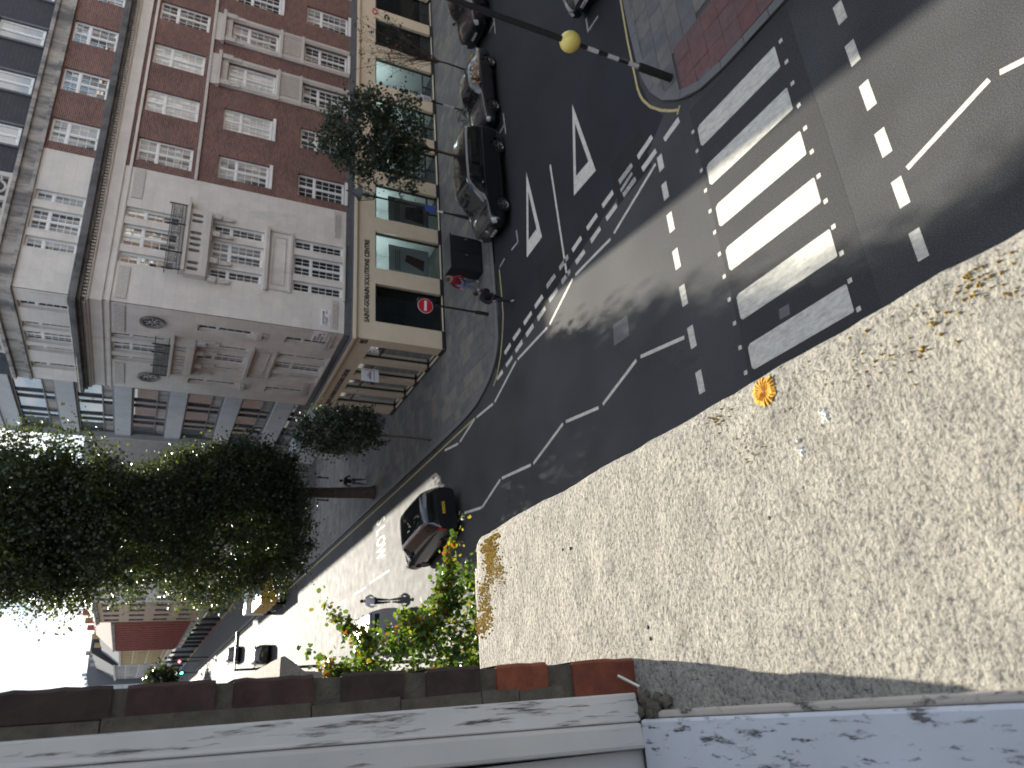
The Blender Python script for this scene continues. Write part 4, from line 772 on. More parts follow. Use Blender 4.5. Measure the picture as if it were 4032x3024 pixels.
class Body:
    def __init__(s, st):
        s.st = st; s.R = []
        for (x, zb, zt, zr, wb, wt, wr) in st:
            s.R.append(np.array([(x, 0, zb), (x, wb*.82, zb), (x, wb, zb+.16), (x, wb+.012, zb+(zt-zb)*.55), (x, wt, zt), (x, (wt+wr)/2+.025, zt+(zr-zt)*.5), (x, wr, zr-.035), (x, wr*.62, zr), (x, 0, zr+.012)], float))
    def P(s, u, t, side=1):
        p = cmr([cmr(r, t) for r in s.R[max(0, int(u)-1):int(u)+3]], u-max(0, int(u)-1)) if False else cmr([cmr(r, t) for r in s.R], u)
        return np.array((p[0], p[1]*side, p[2]))
    def mesh(s, name, mat, parent, wheels, wr, nu=44, nt_=22):
        us = np.linspace(0, len(s.R)-1, nu); ts = np.linspace(0, 8, nt_); m = MB(); g = {}
        for i, u in enumerate(us):
            rg = [cmr(r, 0) for r in s.R]
            for j, t in enumerate(ts):
                p = cmr([cmr(r, t) for r in s.R], u)
                for sd in (1, -1): g[i, j, sd] = np.array((p[0], p[1]*sd, p[2]))
        for i in range(nu-1):
            for j in range(nt_-1):
                c = (g[i, j, 1]+g[i+1, j+1, 1])/2
                if c[1] > .45 and any(math.hypot(c[0]-wx, c[2]-wr) < wr*1.13 for wx in wheels): continue
                for sd in (1, -1):
                    q = [g[i, j, sd], g[i+1, j, sd], g[i+1, j+1, sd], g[i, j+1, sd]]; q = q if sd == 1 else q[::-1]; m.quad(*[tuple(x) for x in q])
        for i in (0, nu-1):
            ring = [g[i, j, 1] for j in range(nt_)]+[g[i, j, -1] for j in range(nt_-1, -1, -1)]; m.poly([tuple(x) for x in (ring if i else ring[::-1])])
        o = m.build(name, mat, parent); bm = bmesh.new(); bm.from_mesh(o.data); bmesh.ops.remove_doubles(bm, verts=bm.verts, dist=.0008); bmesh.ops.recalc_face_normals(bm, faces=bm.faces)
        for f in bm.faces: f.smooth = len(f.verts) == 4
        bm.to_mesh(o.data); bm.free(); return o
    def patch(s, name, mat, parent, u0, u1, t0, t1, side=1, off=.006, nu=8, nt_=5, both=False):
        m = MB(); G_ = {}
        for i in range(nu+1):
            for j in range(nt_+1):
                u, t = u0+(u1-u0)*i/nu, t0+(t1-t0)*j/nt_
                sd = side
                if both: t2 = t0+(8-t0)*2*j/nt_; sd = 1 if t2 <= 8 else -1; t = t2 if t2 <= 8 else 16-t2
                p = s.P(u, t, sd); e = 1e-3; du = s.P(min(u+e, len(s.R)-1), t, sd)-s.P(max(u-e, 0), t, sd); dt = s.P(u, min(t+.02, 8), sd)-s.P(u, max(t-.02, 0), sd)
                n = np.cross(du, dt); l = np.linalg.norm(n); n = n/l if l > 1e-12 else np.array((0, 0, 1.)); c = np.array((p[0]*.6, 0, .8)); n = n if n@(p-c) > 0 else -n; G_[i, j] = tuple(p+n*off)
        for i in range(nu):
            for j in range(nt_): m.quad(G_[i, j], G_[i+1, j], G_[i+1, j+1], G_[i, j+1])
        return m.build(name, mat, parent, smooth=True)
def wheel(parent, x, y, r, w=.22, rim='alloy'):
    sd = 1 if y > 0 else -1; m = MB(); o = (x, y, r)
    m.lathe([(r*.62, -w/2), (r*.93, -w/2), (r, -w/2+.03), (r, w/2-.03), (r*.93, w/2), (r*.62, w/2)], o, 24, axis='y'); wh = m.build('wheel', 'tyre', parent, smooth=True)
    m = MB(); e = sd*(w/2-.015)
    m.lathe([(r*.62, e), (r*.55, e-.02*sd), (r*.58, e-.07*sd)], o, 24, axis='y'); m.lathe([(0, e-.005*sd), (r*.14, e-.005*sd), (r*.16, e-.04*sd)], o, 12, axis='y')
    for k in range(5):
        q = 2*math.pi*k/5+.3
        for dq in (-.10, .10): m.tube([(x+r*.1*math.cos(q), y+e-.02*sd, r+r*.1*math.sin(q)), (x+r*.58*math.cos(q+dq), y+e-.025*sd, r+r*.58*math.sin(q+dq))], .022, 5)
    m.build('rim', rim, wh); m = MB(); m.lathe([(0, e-.085*sd), (r*.6, e-.085*sd)], o, 16, axis='y'); m.build('brake_disc', 'rubber', wh); return wh
def place(r_, loc, rot): r_.location = loc; r_.rotation_euler = (0, 0, rot)
def car(name, label, st, mat, wheels, wr, track, glass_s, screen, rear, cat='car', roof_rails=False, head=(.35, 1.1), tail=None, plates=('plate_white', 'plate_yellow'), strips=(), plate_z=(.48, .95), mirrors=None, group=None, front_style='grille', emblem=False):
    v = root(name, (0, 0, 0), label, cat, group); b = Body(st); b.mesh('body', mat, v, wheels, wr); n = len(st)-1; xf, xr = st[0][0], st[-1][0]
    b.patch('windscreen', 'car_glass', v, *screen, 6.05, 8, both=True, nt_=10); b.patch('rear_window', 'car_glass', v, *rear, 6.05, 8, both=True, nt_=10)
    for sd in (1, -1):
        for (a, c) in glass_s: b.patch('side_window', 'car_glass', v, a, c, 4.22, 5.72, sd)
        b.patch('headlight', 'lamp_clear', v, *head, 3.35, 4.25, sd, .008); b.patch('tail_light', 'lamp_red', v, n-.95, n-.12, 3.3, 4.4, sd, .008)
        for (mt, a, c, t) in strips: b.patch('trim_strip', mt, v, a, c, t, t+.09, sd, .012, 14, 1)
        x = mirrors or (glass_s[0][0]+.1); p = b.P(x, 4.35, sd); m = MB(); m.sphere((p[0], p[1]+.13*sd, p[2]+.06), .11, 10, sc=(.55, 1, .75)); m.tube([tuple(p), (p[0], p[1]+.1*sd, p[2]+.03)], .03, 5); m.build('wing_mirror', mat, v, smooth=True)
        for wx in wheels: wheel(v, wx, sd*(track-.1), wr)
        if roof_rails: b.patch('roof_rail', 'chrome', v, 4.05, n-1.7, 6.2, 6.32, sd, .035, 12, 1)
    m = MB(); m.box(xf-.45, xf+.0, -.42, .42, .34, .46); m.build('air_intake', 'rubber', v)
    m = MB(); z = st[1][2]-.22; xg = xf+.012
    for k in range(4): m.box(xg-.3, xg+.012, -.38, .38, z-.10+k*.06, z-.07+k*.06)
    m.build('grille', 'chrome' if front_style == 'chrome' else 'rubber', v)
    for x, s_, mt, z in ((xf+.02, 1, plates[0], plate_z[0]), (xr-.02, -1, plates[1], plate_z[1])):
        m = MB(); m.box(min(x, x+.025*s_), max(x, x+.025*s_), -.26, .26, z-.055, z+.055); o = m.build('number_plate', mt, v); m = MB(); random.seed(5)
        for k in range(7):
            if k != 4: m.box(x+.0255*s_-.001, x+.0255*s_+.001, -.22+k*.065, -.185+k*.065, z-.034, z+.034)
        m.build('plate_lettering', 'black_letter', o)
    m = MB(); m.box(xr+.3, xf-.3, -track+.28, track-.28, .2, .62); m.build('underbody', 'rubber', v)
    if emblem:
        m = MB(); c = (xg+.03, 0, st[1][2]-.13); m.tube([(c[0], .085*math.cos(q), c[2]+.085*math.sin(q)) for q in np.linspace(0, 2*math.pi, 17)], .012, 5, cap=False)
        for k in range(3): q = math.pi/2+k*2*math.pi/3; m.tube([c, (c[0], .085*math.cos(q), c[2]+.085*math.sin(q))], .010, 4)
        m.build('badge', 'chrome', v)
    return v
VAN = [(2.60, .36, .72, .78, .70, .60, .46), (2.50, .27, .93, .98, .90, .80, .62), (1.95, .24, 1.07, 1.12, .96, .91, .70), (1.62, .24, 1.11, 1.19, .965, .935, .74), (.72, .24, 1.14, 1.85, .97, .95, .72), (.1, .24, 1.15, 1.94, .97, .955, .745), (-1.2, .24, 1.15, 1.95, .97, .955, .75), (-2.25, .24, 1.15, 1.92, .97, .95, .74), (-2.52, .28, 1.12, 1.82, .95, .93, .71), (-2.60, .36, 1.05, 1.30, .90, .88, .66)]
SALOON = [(2.32, .34, .60, .64, .62, .55, .42), (2.22, .24, .72, .76, .84, .74, .56), (1.6, .20, .84, .90, .89, .85, .64), (.95, .20, .90, .96, .90, .87, .64), (.15, .20, .92, 1.38, .90, .88, .56), (-.4, .20, .93, 1.45, .90, .88, .58), (-1.1, .20, .95, 1.38, .90, .88, .57), (-1.85, .22, .97, 1.06, .89, .85, .58), (-2.20, .28, .94, 1.00, .86, .80, .56), (-2.30, .40, .80, .86, .78, .70, .5)]
SUV = [(2.35, .42, .76, .80, .66, .60, .46), (2.26, .30, .96, 1.0, .88, .80, .62), (1.65, .26, 1.06, 1.12, .94, .90, .70), (1.15, .26, 1.10, 1.17, .95, .92, .70), (.4, .26, 1.12, 1.66, .95, .93, .64), (-.2, .26, 1.13, 1.74, .95, .93, .66), (-1.2, .26, 1.14, 1.73, .95, .93, .66), (-2.0, .28, 1.15, 1.62, .94, .92, .64), (-2.26, .34, 1.10, 1.30, .90, .88, .62), (-2.35, .44, .95, 1.02, .84, .80, .58)]
MPV = [(2.50, .36, .70, .76, .70, .60, .46), (2.40, .26, .90, .95, .90, .80, .60), (1.85, .22, 1.02, 1.08, .95, .90, .68), (1.5, .22, 1.06, 1.14, .955, .92, .70), (.5, .22, 1.09, 1.72, .96, .94, .68), (-.2, .22, 1.10, 1.80, .96, .945, .70), (-1.3, .22, 1.11, 1.79, .96, .945, .70), (-2.1, .24, 1.11, 1.74, .95, .94, .69), (-2.40, .28, 1.08, 1.55, .94, .92, .67), (-2.50, .34, .98, 1.10, .90, .88, .64)]
v = car('parked_van', 'long black people carrier van with silver trim beside the black cabinet', VAN, 'car_black', (1.66, -1.62), .34, .955, ((3.75, 4.85), (4.95, 6.3), (6.4, 7.9)), (3.1, 3.95), (7.95, 8.75), 'van', True, strips=(('chrome', 3.3, 8.2, 4.02), ('chrome', 3.0, 7.4, 2.1)), front_style='chrome', emblem=True); place(v, (21.95, 24.13, 0), math.pi)
v = car('parked_car', 'dark coupe with sloping roof parked behind the black van', SALOON, 'car_dark', (1.45, -1.45), .335, .90, ((3.55, 4.85), (4.95, 6.3)), (3.05, 3.95), (6.3, 7.2)); place(v, (27.55, 24.2, 0), math.pi+.02)
v = car('parked_car', 'black off-road car with pale number plate last in the parked row', SUV, 'car_black', (1.5, -1.45), .37, .95, ((3.6, 4.85), (4.95, 6.2), (6.3, 7.5)), (3.1, 3.95), (7.6, 8.6), roof_rails=True, plate_z=(.62, .95)); place(v, (33.95, 24.3, 0), math.pi)
v = car('parked_car', 'black car seen nose on across the side street near the corner kerb', SALOON, 'car_black', (1.45, -1.45), .335, .90, ((3.55, 4.85), (4.95, 6.3)), (3.05, 3.95), (6.3, 7.2), front_style='chrome'); place(v, (26.0, 15.25, 0), math.pi)
v = car('people_carrier', 'black people carrier with yellow rear plate driving away in mid street', MPV, 'car_black', (1.6, -1.5), .34, .945, ((3.7, 4.85), (4.95, 6.2), (6.3, 7.7)), (3.1, 3.95), (7.85, 8.6), strips=(('chrome', 3.4, 7.8, 5.85),), plate_z=(.5, .86)); place(v, (8.1, 33.0, 0), math.pi/2+.15); v.scale = (1.1, 1.1, 1.1)
m = MB(); m.box(-2.54, -2.5, -.55, .55, 1.0, 1.04); m.build('trim_strip', 'chrome', v); m = MB(); m.box(-2.58, -2.45, -.7, .7, .46, .52); m.build('bumper_strip', 'chrome', v)
v = car('parked_van', 'silver grey van half hidden by the leaves below the window', VAN, 'van_grey', (1.66, -1.62), .34, .955, ((3.75, 4.85),), (3.1, 3.95), (7.95, 8.75), 'van'); place(v, (4.35, 41.4, 0), math.pi/2+.03)
v = car('driving_car', 'dark car with brown glass driving off at the far left lane', SUV, 'car_black', (1.5, -1.45), .37, .95, ((3.6, 4.85), (4.95, 6.2), (6.3, 7.5)), (3.1, 3.95), (7.6, 8.6)); place(v, (6.95, 83.9, 0), math.pi/2)
v = car('driving_car', 'glinting dark car further up the street in front of the lantern', SUV, 'car_dark', (1.5, -1.45), .37, .95, ((3.6, 4.85), (4.95, 6.2), (6.3, 7.5)), (3.1, 3.95), (7.6, 8.6)); place(v, (9.2, 108, 0), math.pi/2)
# tipper lorry
v = root('tipper_lorry', (0, 0, 0), 'yellow tipper lorry with white cab edge standing under the tree', 'lorry'); m = MB(); m.box(-1.15, 1.15, -4.2, 2.2, 1.0, 1.15); m.box(-1.15, -1.05, -4.2, 2.2, 1.15, 2.4); m.box(1.05, 1.15, -4.2, 2.2, 1.15, 2.4); m.box(-1.05, 1.05, 2.1, 2.2, 1.15, 2.5); m.box(-1.15, 1.15, -4.3, -4.2, 1.0, 2.3)
for k in range(6): m.box(-1.21, 1.21, -4.2+k*1.2, -4.08+k*1.2, 1.1, 2.4)
m.build('tipper_body', 'lorry_yellow', v); m = MB(); m.box(-1.1, 1.1, 2.5, 4.4, .8, 2.9); m.build('cab', 'lorry_white', v, bevel=.12); m = MB(); m.box(-1.0, 1.0, -4.1, 2.0, 2.35, 2.42); m.build('load_cover', 'lorry_blue', v); m = MB(); m.box(-.5, .5, -4.2, 4.2, .5, 1.0); m.build('chassis', 'rubber', v)
m = MB(); m.box(-1.0, 1.0, -4.35, -4.3, .7, .95); m.build('rear_bar', 'lorry_white', v)
for x, y in ((1, 3.4), (-1, 3.4), (1, -1.8), (-1, -1.8), (1, -3), (-1, -3)):
    m = MB(); m.lathe([(0, -.14), (.5, -.14), (.5, .14), (0, .14)], (x, y, .5), 16, axis='x'); m.build('wheel', 'tyre', v)
place(v, (12.0, 78.6, 0), 0)
# ------------------------------------------------------------------ street furniture
pm('globe_amber', (0.80, 0.66, 0.16), .35, .05, coat=.3); pm('band_white', (.62, .60, .60), .45, .05); pm('sign_red', (.52, .015, .03), .4, 0); pm('post_black', (.018, .02, .021), .45, .1); pm('post_green', (.016, .020, .017), .6, .2); pm('cabinet_black', (.012, .014, .018), .5, .15)
pm('lantern_glass', (.55, .52, .44), .2, .1, coat=.6); pm('steel_grey', (.30, .31, .32), .4, .1, metal=.6)
Bx, By = 17.1, 12.3
v = root('belisha_beacon', (Bx, By, PZ), 'black and white striped crossing beacon with pale yellow globe', 'crossing beacon')
m = MB(); m.lathe([(0, PZ), (.125, PZ), (.125, 1.26), (.11, 1.30), (.0, 1.30)], (Bx, By, 0), 20); m.build('base_sleeve', 'post_green', v, smooth=False)
for z0, z1, mt in ((1.30, 1.66, 'band_white'), (1.66, 2.0, 'black_metal'), (2.0, 2.38, 'band_white'), (2.38, 2.70, 'black_metal'), (2.70, 3.07, 'band_white'), (3.07, 3.40, 'black_metal')):
    m = MB(); m.lathe([(0, z0), (.062, z0), (.062, z1), (0, z1)], (Bx, By, 0), 16); m.build('pole_band', mt, v, smooth=False)
m = MB(); m.sphere((Bx, By, 3.63), .30, 24); m.build('globe', 'globe_amber', v, smooth=True); m = MB(); m.lathe([(0, 3.86), (.085, 3.86), (.085, 6.2), (.07, 8.2), (0, 8.2)], (Bx, By, 0), 16); m.build('lamp_column', 'post_black', v)
DF = Fr((0, By-.064, 0), (1, 0, 0), (0, -1, 0))
for k in range(3): text('stencil_number', '754'[k], 'band_white', v, DF, Bx-.035, 1.88-k*.09, .002, .10, sx=.9, depth=.001)
v = root('no_entry_sign', (16.33, 26.05, PZ), 'red round no entry sign on black post at the kerb corner', 'road sign'); m = MB(); m.lathe([(0, PZ), (.085, PZ), (.085, .72), (.05, .78), (.045, 3.15), (0, 3.15)], (16.33, 26.05, 0), 14); m.build('post', 'post_black', v)
SF = Fr((16.33-.17, 26.05-.075, 0), (math.cos(-.12), math.sin(-.12), 0), (math.sin(-.12), -math.cos(-.12), 0))
def disc(r, z, d0, d1, n=28):
    m = MB()
    for k in range(n):
        a, b = 2*math.pi*k/n, 2*math.pi*(k+1)/n
        m.poly([SF(0, z, d1), SF(r*math.cos(a), z+r*math.sin(a), d1), SF(r*math.cos(b), z+r*math.sin(b), d1)]); m.quad(SF(r*math.cos(a), z+r*math.sin(a), d0), SF(r*math.cos(b), z+r*math.sin(b), d0), SF(r*math.cos(b), z+r*math.sin(b), d1), SF(r*math.cos(a), z+r*math.sin(a), d1))
    return m
disc(.345, 3.12, .01, .03).build('sign_rim', 'band_white', v); pl = disc(.325, 3.12, .03, .034).build('sign_plate', 'sign_red', v); m = MB(); m.fb(SF, -.23, .23, 3.065, 3.175, .034, .037); m.build('white_bar', 'sign_white', pl); m = MB(); m.box(16.36, 16.55, 25.95, 26.12, 2.75, 3.45); m.build('sign_back_box', 'post_black', v, bevel=.02)
v = root('street_lamp', (21.4, 26.0, PZ), 'black heritage street lamp with glazed lantern before the cream shopfront', 'street lamp'); X, Y = 21.4, 26.0
m = MB(); m.lathe([(0, PZ), (.12, PZ), (.12, .5), (.09, .6), (.075, 1.4), (.05, 1.5), (.045, 2.1), (.04, 5.2), (.06, 5.3), (.09, 5.34), (0, 5.34)], (X, Y, 0), 14); m.build('post', 'post_black', v, smooth=True)
m = MB()
for k in range(4):
    q = math.pi/4+k*math.pi/2; a, b = (X+.14*math.cos(q), Y+.14*math.sin(q), 5.38), (X+.30*math.cos(q), Y+.30*math.sin(q), 5.98); m.tube([(X, Y, 5.32), a, b], [.02, .022, .022], 5); q2 = q+math.pi/2; m.tube([b, (X+.30*math.cos(q2), Y+.30*math.sin(q2), 5.98)], .022, 5); m.tube([a, (X+.14*math.cos(q2), Y+.14*math.sin(q2), 5.38)], .018, 5)
m.build('lantern_frame', 'post_black', v); m = MB(); m.lathe([(.13, 5.40), (.28, 5.96)], (X, Y, 0), 4); m.build('lantern_glass', 'shop_glass', v); m = MB(); m.sphere((X, Y, 5.72), .11, 12, sc=(1, 1, 1.4)); m.build('lamp_bulb', 'lantern_glass', v, smooth=True)
m = MB(); m.lathe([(.36, 5.98), (.34, 6.04), (.2, 6.16), (.13, 6.30), (.06, 6.36), (.03, 6.6), (0, 6.66)], (X, Y, 0), 14); m.build('lantern_cap', 'post_black', v, smooth=True)
m = MB(); m.box(X-.17, X+.17, Y-.075, Y-.06, 2.5, 3.0); m.build('parking_plate', 'blue_print', v); m = MB(); m.lathe([(.052, 2.1), (.052, 2.4)], (X, Y, 0), 12); m.build('notice_band', 'sign_white', v)
v = root('parking_sign', (27.8, 25.7, PZ), 'white parking sign on thin black post with a bicycle chained below', 'road sign'); m = MB(); m.lathe([(0, PZ), (.04, PZ), (.04, 3.3), (0, 3.3)], (27.8, 25.7, 0), 10); m.build('post', 'post_black', v); m = MB(); m.box(27.62, 27.98, 25.62, 25.65, 2.62, 3.28); pl = m.build('sign_plate', 'sign_white', v); m = MB(); m.box(27.66, 27.80, 25.615, 25.619, 3.05, 3.22); m.build('blue_panel', 'blue_print', pl); m = MB(); m.lathe([(.048, 1.35), (.048, 1.95)], (27.8, 25.7, 0), 10); m.build('notice_band', 'sign_white', v)
m = MB()
for k in range(4): m.box(27.66, 27.93, 25.615, 25.619, 2.70+k*.08, 2.73+k*.08)
m.build('printed_text', 'letter_grey', pl)
v = root('bicycle', (27.6, 25.95, PZ), 'dark bicycle leaning at the foot of the parking sign', 'bicycle'); X, Y = 27.55, 25.95
for dx in (-.52, .52):
    m = MB(); m.tube([(X+dx+.33*math.cos(q), Y, PZ+.34+.33*math.sin(q)) for q in np.linspace(0, 2*math.pi, 25)], .018, 6, cap=False)
    for k in range(8): q = k*math.pi/4; m.tube([(X+dx, Y, PZ+.34), (X+dx+.33*math.cos(q), Y, PZ+.34+.33*math.sin(q))], .003, 3, cap=False)
    m.build('wheel', 'tyre', v)
m = MB(); A, C, D, E_ = (X-.52, Y, PZ+.34), (X-.05, Y, PZ+.30), (X-.18, Y, PZ+.82), (X+.38, Y, PZ+.80)
for a, b in ((A, C), (A, D), (C, D), (C, E_), (D, E_), (E_, (X+.52, Y, PZ+.34))): m.tube([a, b], .017, 6)
m.build('frame', 'black_metal', v); m = MB(); m.tube([(X+.36, Y-.26, PZ+1.0), (X+.38, Y, PZ+.96), (X+.36, Y+.26, PZ+1.0)], .013, 5); m.tube([(X+.38, Y, PZ+.8), (X+.38, Y, PZ+.96)], .013, 5); m.build('handlebar', 'black_metal', v); m = MB(); m.box(X-.32, X-.06, Y-.06, Y+.06, PZ+.90, PZ+.95); m.build('saddle', 'rubber', v, bevel=.02)
v = root('telecom_cabinet', (19.5, 26.5, PZ), 'big matt black street cabinet on the pavement beside the van', 'cabinet'); m = MB(); m.box(18.62, 20.42, 26.2, 26.95, .2, 1.66); m.build('body', 'cabinet_black', v, bevel=.02); m = MB(); m.box(18.58, 20.46, 26.16, 27.0, 1.66, 1.74); m.build('lid', 'cabinet_black', v, bevel=.02); m = MB(); m.box(18.66, 20.38, 26.24, 26.9, PZ, .2); m.build('plinth', 'rubber', v)
for a in (18.68, 19.54):
    m = MB(); m.box(a, a+.82, 26.18, 26.2, .26, 1.6); d = m.build('door', 'cabinet_black', v, bevel=.006); m = MB(); m.box(a+.70, a+.74, 26.15, 26.18, .85, 1.0); m.build('handle', 'steel_grey', d)
bol = root('bollard', (18.2, 54.5, PZ), 'short black bollard nearest the building beyond the office block', 'bollard', 'bollards beyond the office block'); m = MB(); m.lathe([(0, 0), (.09, 0), (.09, .08), (.065, .14), (.06, .8), (.075, .86), (.06, .95), (0, 1.0)], (0, 0, 0), 12); m.build('post', 'post_black', bol, smooth=True)
for p, lb in (((18.2, 57.6), 'short black bollard furthest back near the side turning'), ((16.3, 57.4), 'short black bollard left of its pair behind the big trunk')):
    c = bol.copy(); COL.objects.link(c); c.location = (*p, PZ); c['label'] = lb
    for ch in list(bol.children): d = ch.copy(); COL.objects.link(d); d.parent = c
v = root('sign_post', (13.1, 60, PZ), 'thin bare dark post on the kerb behind the big trunk', 'post'); m = MB(); m.lathe([(0, PZ), (.04, PZ), (.04, 2.6), (0, 2.6)], (13.1, 60, 0), 8); m.build('pole', 'post_black', v); m = MB(); m.box(12.95, 13.25, 59.95, 59.97, 2.15, 2.5); m.build('plate', 'steel_grey', v)
v = root('lamp_column', (2.47, 36, PZ), 'black post with a level arm rising past the pyramid topped ledge', 'street lamp'); m = MB(); m.tube([(2.47, 36, PZ), (2.47, 36, 8.66)], [.09, .05], 10); m.build('column', 'post_black', v); m = MB(); m.box(2.40, 4.05, 35.96, 36.04, 8.66, 8.73); m.build('arm', 'post_black', v); m = MB(); m.box(3.35, 4.05, 35.86, 36.14, 8.59, 8.66); m.build('lamp_head', 'post_black', v, bevel=.02)
v = root('street_lamp', (12.86, 152, PZ), 'distant black lantern on post at the far kerb', 'street lamp'); m = MB(); m.tube([(12.9, 152, PZ), (12.9, 152, 5.2)], .09, 8); m.build('post', 'post_black', v); m = MB(); m.lathe([(.15, 5.2), (.45, 6.1), (0, 6.6)], (12.9, 152, 0), 6); m.build('lantern', 'post_black', v)
for X, Y, mt, lb in ((13.9, 172, ((1, .05, .06), 6), 'far traffic light showing red'), (11.75, 172, ((.05, 1, .6), 9), 'far traffic light glowing green')):
    nm = 'signal_red' if X > 13 else 'signal_green'; pm(nm, (.1, .1, .1), .4, 0, emit=mt); v = root('traffic_light', (X, Y, PZ), lb+' over the end of the street', 'traffic light'); m = MB(); m.tube([(X, Y, PZ), (X, Y, 2.4)], .08, 8); m.build('post', 'post_black', v); m = MB(); m.box(X-.22, X+.22, Y-.1, Y+.2, 2.4, 4.2); m.build('signal_head', 'post_black', v); m = MB(); m.sphere((X, Y-.12, 3.9 if X > 13 else 3.3), .24, 10); m.build('lit_lens', nm, v)
# ------------------------------------------------------------------ people
SKIN = pm('skin', (.42, .24, .17), .55, .05)
def cloth(n, c): pm(n, c, .85, .18, 14)
for n, c in (('cloth_red', (.20, .012, .025)), ('cloth_black', (.012, .013, .016)), ('cloth_denim', (.10, .15, .26)), ('cloth_navy', (.014, .02, .04)), ('cloth_white', (.62, .64, .70)), ('cloth_grey', (.10, .10, .11)), ('cloth_pink', (.62, .25, .45)), ('hair_brown', (.10, .045, .02)), ('hair_black', (.012, .01, .009)), ('shoe_pale', (.42, .34, .28)), ('cloth_rust', (.32, .10, .06))): cloth(n, c)
def skinned(name, chains, mat, parent, sub=1):
    vs, es, rad, idx = [], [], [], {}
    for ch in chains:
        prev = None
        for (p, r_) in ch:
            key = tuple(round(c, 4) for c in p)
            if key not in idx: idx[key] = len(vs); vs.append(p); rad.append(r_)
            if prev is not None and prev != idx[key]: es.append((prev, idx[key]))
            prev = idx[key]
    me = bpy.data.meshes.new(name); me.from_pydata(vs, es, []); o = bpy.data.objects.new(name, me); COL.objects.link(o)
    o.modifiers.new('skin', 'SKIN'); sk = me.skin_vertices[0].data
    for i, r_ in enumerate(rad): sk[i].radius = r_ if isinstance(r_, tuple) else (r_, r_); sk[i].use_root = i == 0
    s_ = o.modifiers.new('sub', 'SUBSURF'); s_.levels = s_.render_levels = sub
    dg = bpy.context.evaluated_depsgraph_get(); m2 = bpy.data.meshes.new_from_object(o.evaluated_get(dg)); bpy.data.objects.remove(o); m2.name = name; m2.materials.clear(); m2.materials.append(MAT[mat]); m2.polygons.foreach_set('use_smooth', [True]*len(m2.polygons))
    q = bpy.data.objects.new(name, m2); COL.objects.link(q); return link(q, parent)
def person(label, loc, rot, top, legs, hair='hair_brown', shoes='cloth_black', stride=.22, arms=((-.1, .05), (.12, .05)), h=1.72, lean=0.0, longhair=False, bulk=1.0, group=None):
    v = root('person', (0, 0, 0), label, 'person', group); k = h/1.72; hip, sp, chst, nk, hd = (0, 0, .93), (0, lean*.3, 1.12), (0, lean*.7, 1.34), (0, lean, 1.49), (0, lean+.03, 1.61); ch = [[(hip, (.14, .10)), (sp, (.13, .095)), (chst, (.16, .11)), (nk, .055), (hd, (.082, .098)), ((0, lean+.02, 1.69), (.06, .075))]]; tp = [[((0, 0, .86), (.165*bulk, .125*bulk)), (sp, (.155*bulk, .12*bulk)), (chst, (.185*bulk, .135*bulk)), ((0, lean*.95, 1.45), (.08, .08))]]; lg, shs = [], []
    for sd, st in ((1, stride), (-1, -stride*.9)):
        h0 = (sd*.095, 0, .88); kn = (sd*.10, st*.55+.03, .49); an = (sd*.10, st-(.06 if st < 0 else 0), .085+(.05 if st < 0 else 0)); toe = (an[0], an[1]+.15, .035+(.0 if st > 0 else .03))
        ch.append([(hip, (.14, .10)), (h0, .095), (kn, .058), (an, .042), (toe, .035)]); lg.append([((0, 0, .95), (.15, .12)), (h0, .105), (kn, .074), ((an[0], an[1], an[2]+.03), .056)]); shs.append([((an[0], an[1]-.05, an[2]-.02), .045), (an, .05), (toe, .042)])
    for sd, (sw, out_) in zip((1, -1), arms):
        sh = (sd*.175, lean*.9, 1.40); el = (sd*(.22+out_), lean*.6+sw*.6, 1.13); wr_ = (sd*(.20+out_*.6), lean*.5+sw*1.5+.06, .90+abs(sw)*.5); hdp = (wr_[0], wr_[1]+.04, wr_[2]-.08)
        ch.append([(chst, (.16, .11)), (sh, .06), (el, .042), (wr_, .03), (hdp, (.022, .036))])
        for f_ in range(4): ch.append([(hdp, (.022, .036)), ((hdp[0]+.004*sd, hdp[1]+.028-.018*f_, hdp[2]-.045), .0095), ((hdp[0]-.006*sd, hdp[1]+.03-.018*f_, hdp[2]-.085+.006*abs(f_-1)), .008)])
        ch.append([(hdp, (.022, .036)), ((hdp[0]-.012*sd, hdp[1]+.045, hdp[2]-.01), .010), ((hdp[0]-.018*sd, hdp[1]+.06, hdp[2]-.04), .009)])
        tp.append([(chst, (.185*bulk, .135*bulk)), (sh, .085*bulk), (el, .064*bulk), (wr_, .048*bulk)])
    skinned('body', ch, 'skin', v); skinned('jacket', tp, top, v); skinned('trousers', lg, legs, v)
    for s_ in shs: skinned('shoe', [s_], shoes, v)
    m = MB(); m.sphere((0, lean+.012, 1.655), .108, 14, sc=(.90, 1.05, 1.0))
    if longhair: m.sphere((0, lean-.05, 1.55), .09, 10, sc=(1.05, .7, 1.6))
    m.build('hair', hair, v, smooth=True)
    m = MB()
    for x in (-.03, .03): m.sphere((x, lean+.118, 1.622), .011, 6)
    m.sphere((0, lean+.128, 1.598), .016, 6, sc=(.8, 1, 1.3)); m.sphere((0, lean+.112, 1.562), .02, 6, sc=(1.2, .5, .35)); m.build('face_features', 'skin', v)
    v.scale = (k, k, k); place(v, loc, rot); return v
v = person('woman in maroon jacket and blue jeans carrying a pink bag past the cabinet', (18.25, 26.75, PZ), math.pi*.62, 'cloth_red', 'cloth_denim', shoes='shoe_pale', stride=.16, longhair=True, h=1.66, arms=((.05, .10), (-.02, .10)))
m = MB(); m.box(-.42, -.20, -.02, .12, .58, .90); m.build('shopping_bag', 'cloth_pink', v, bevel=.03)
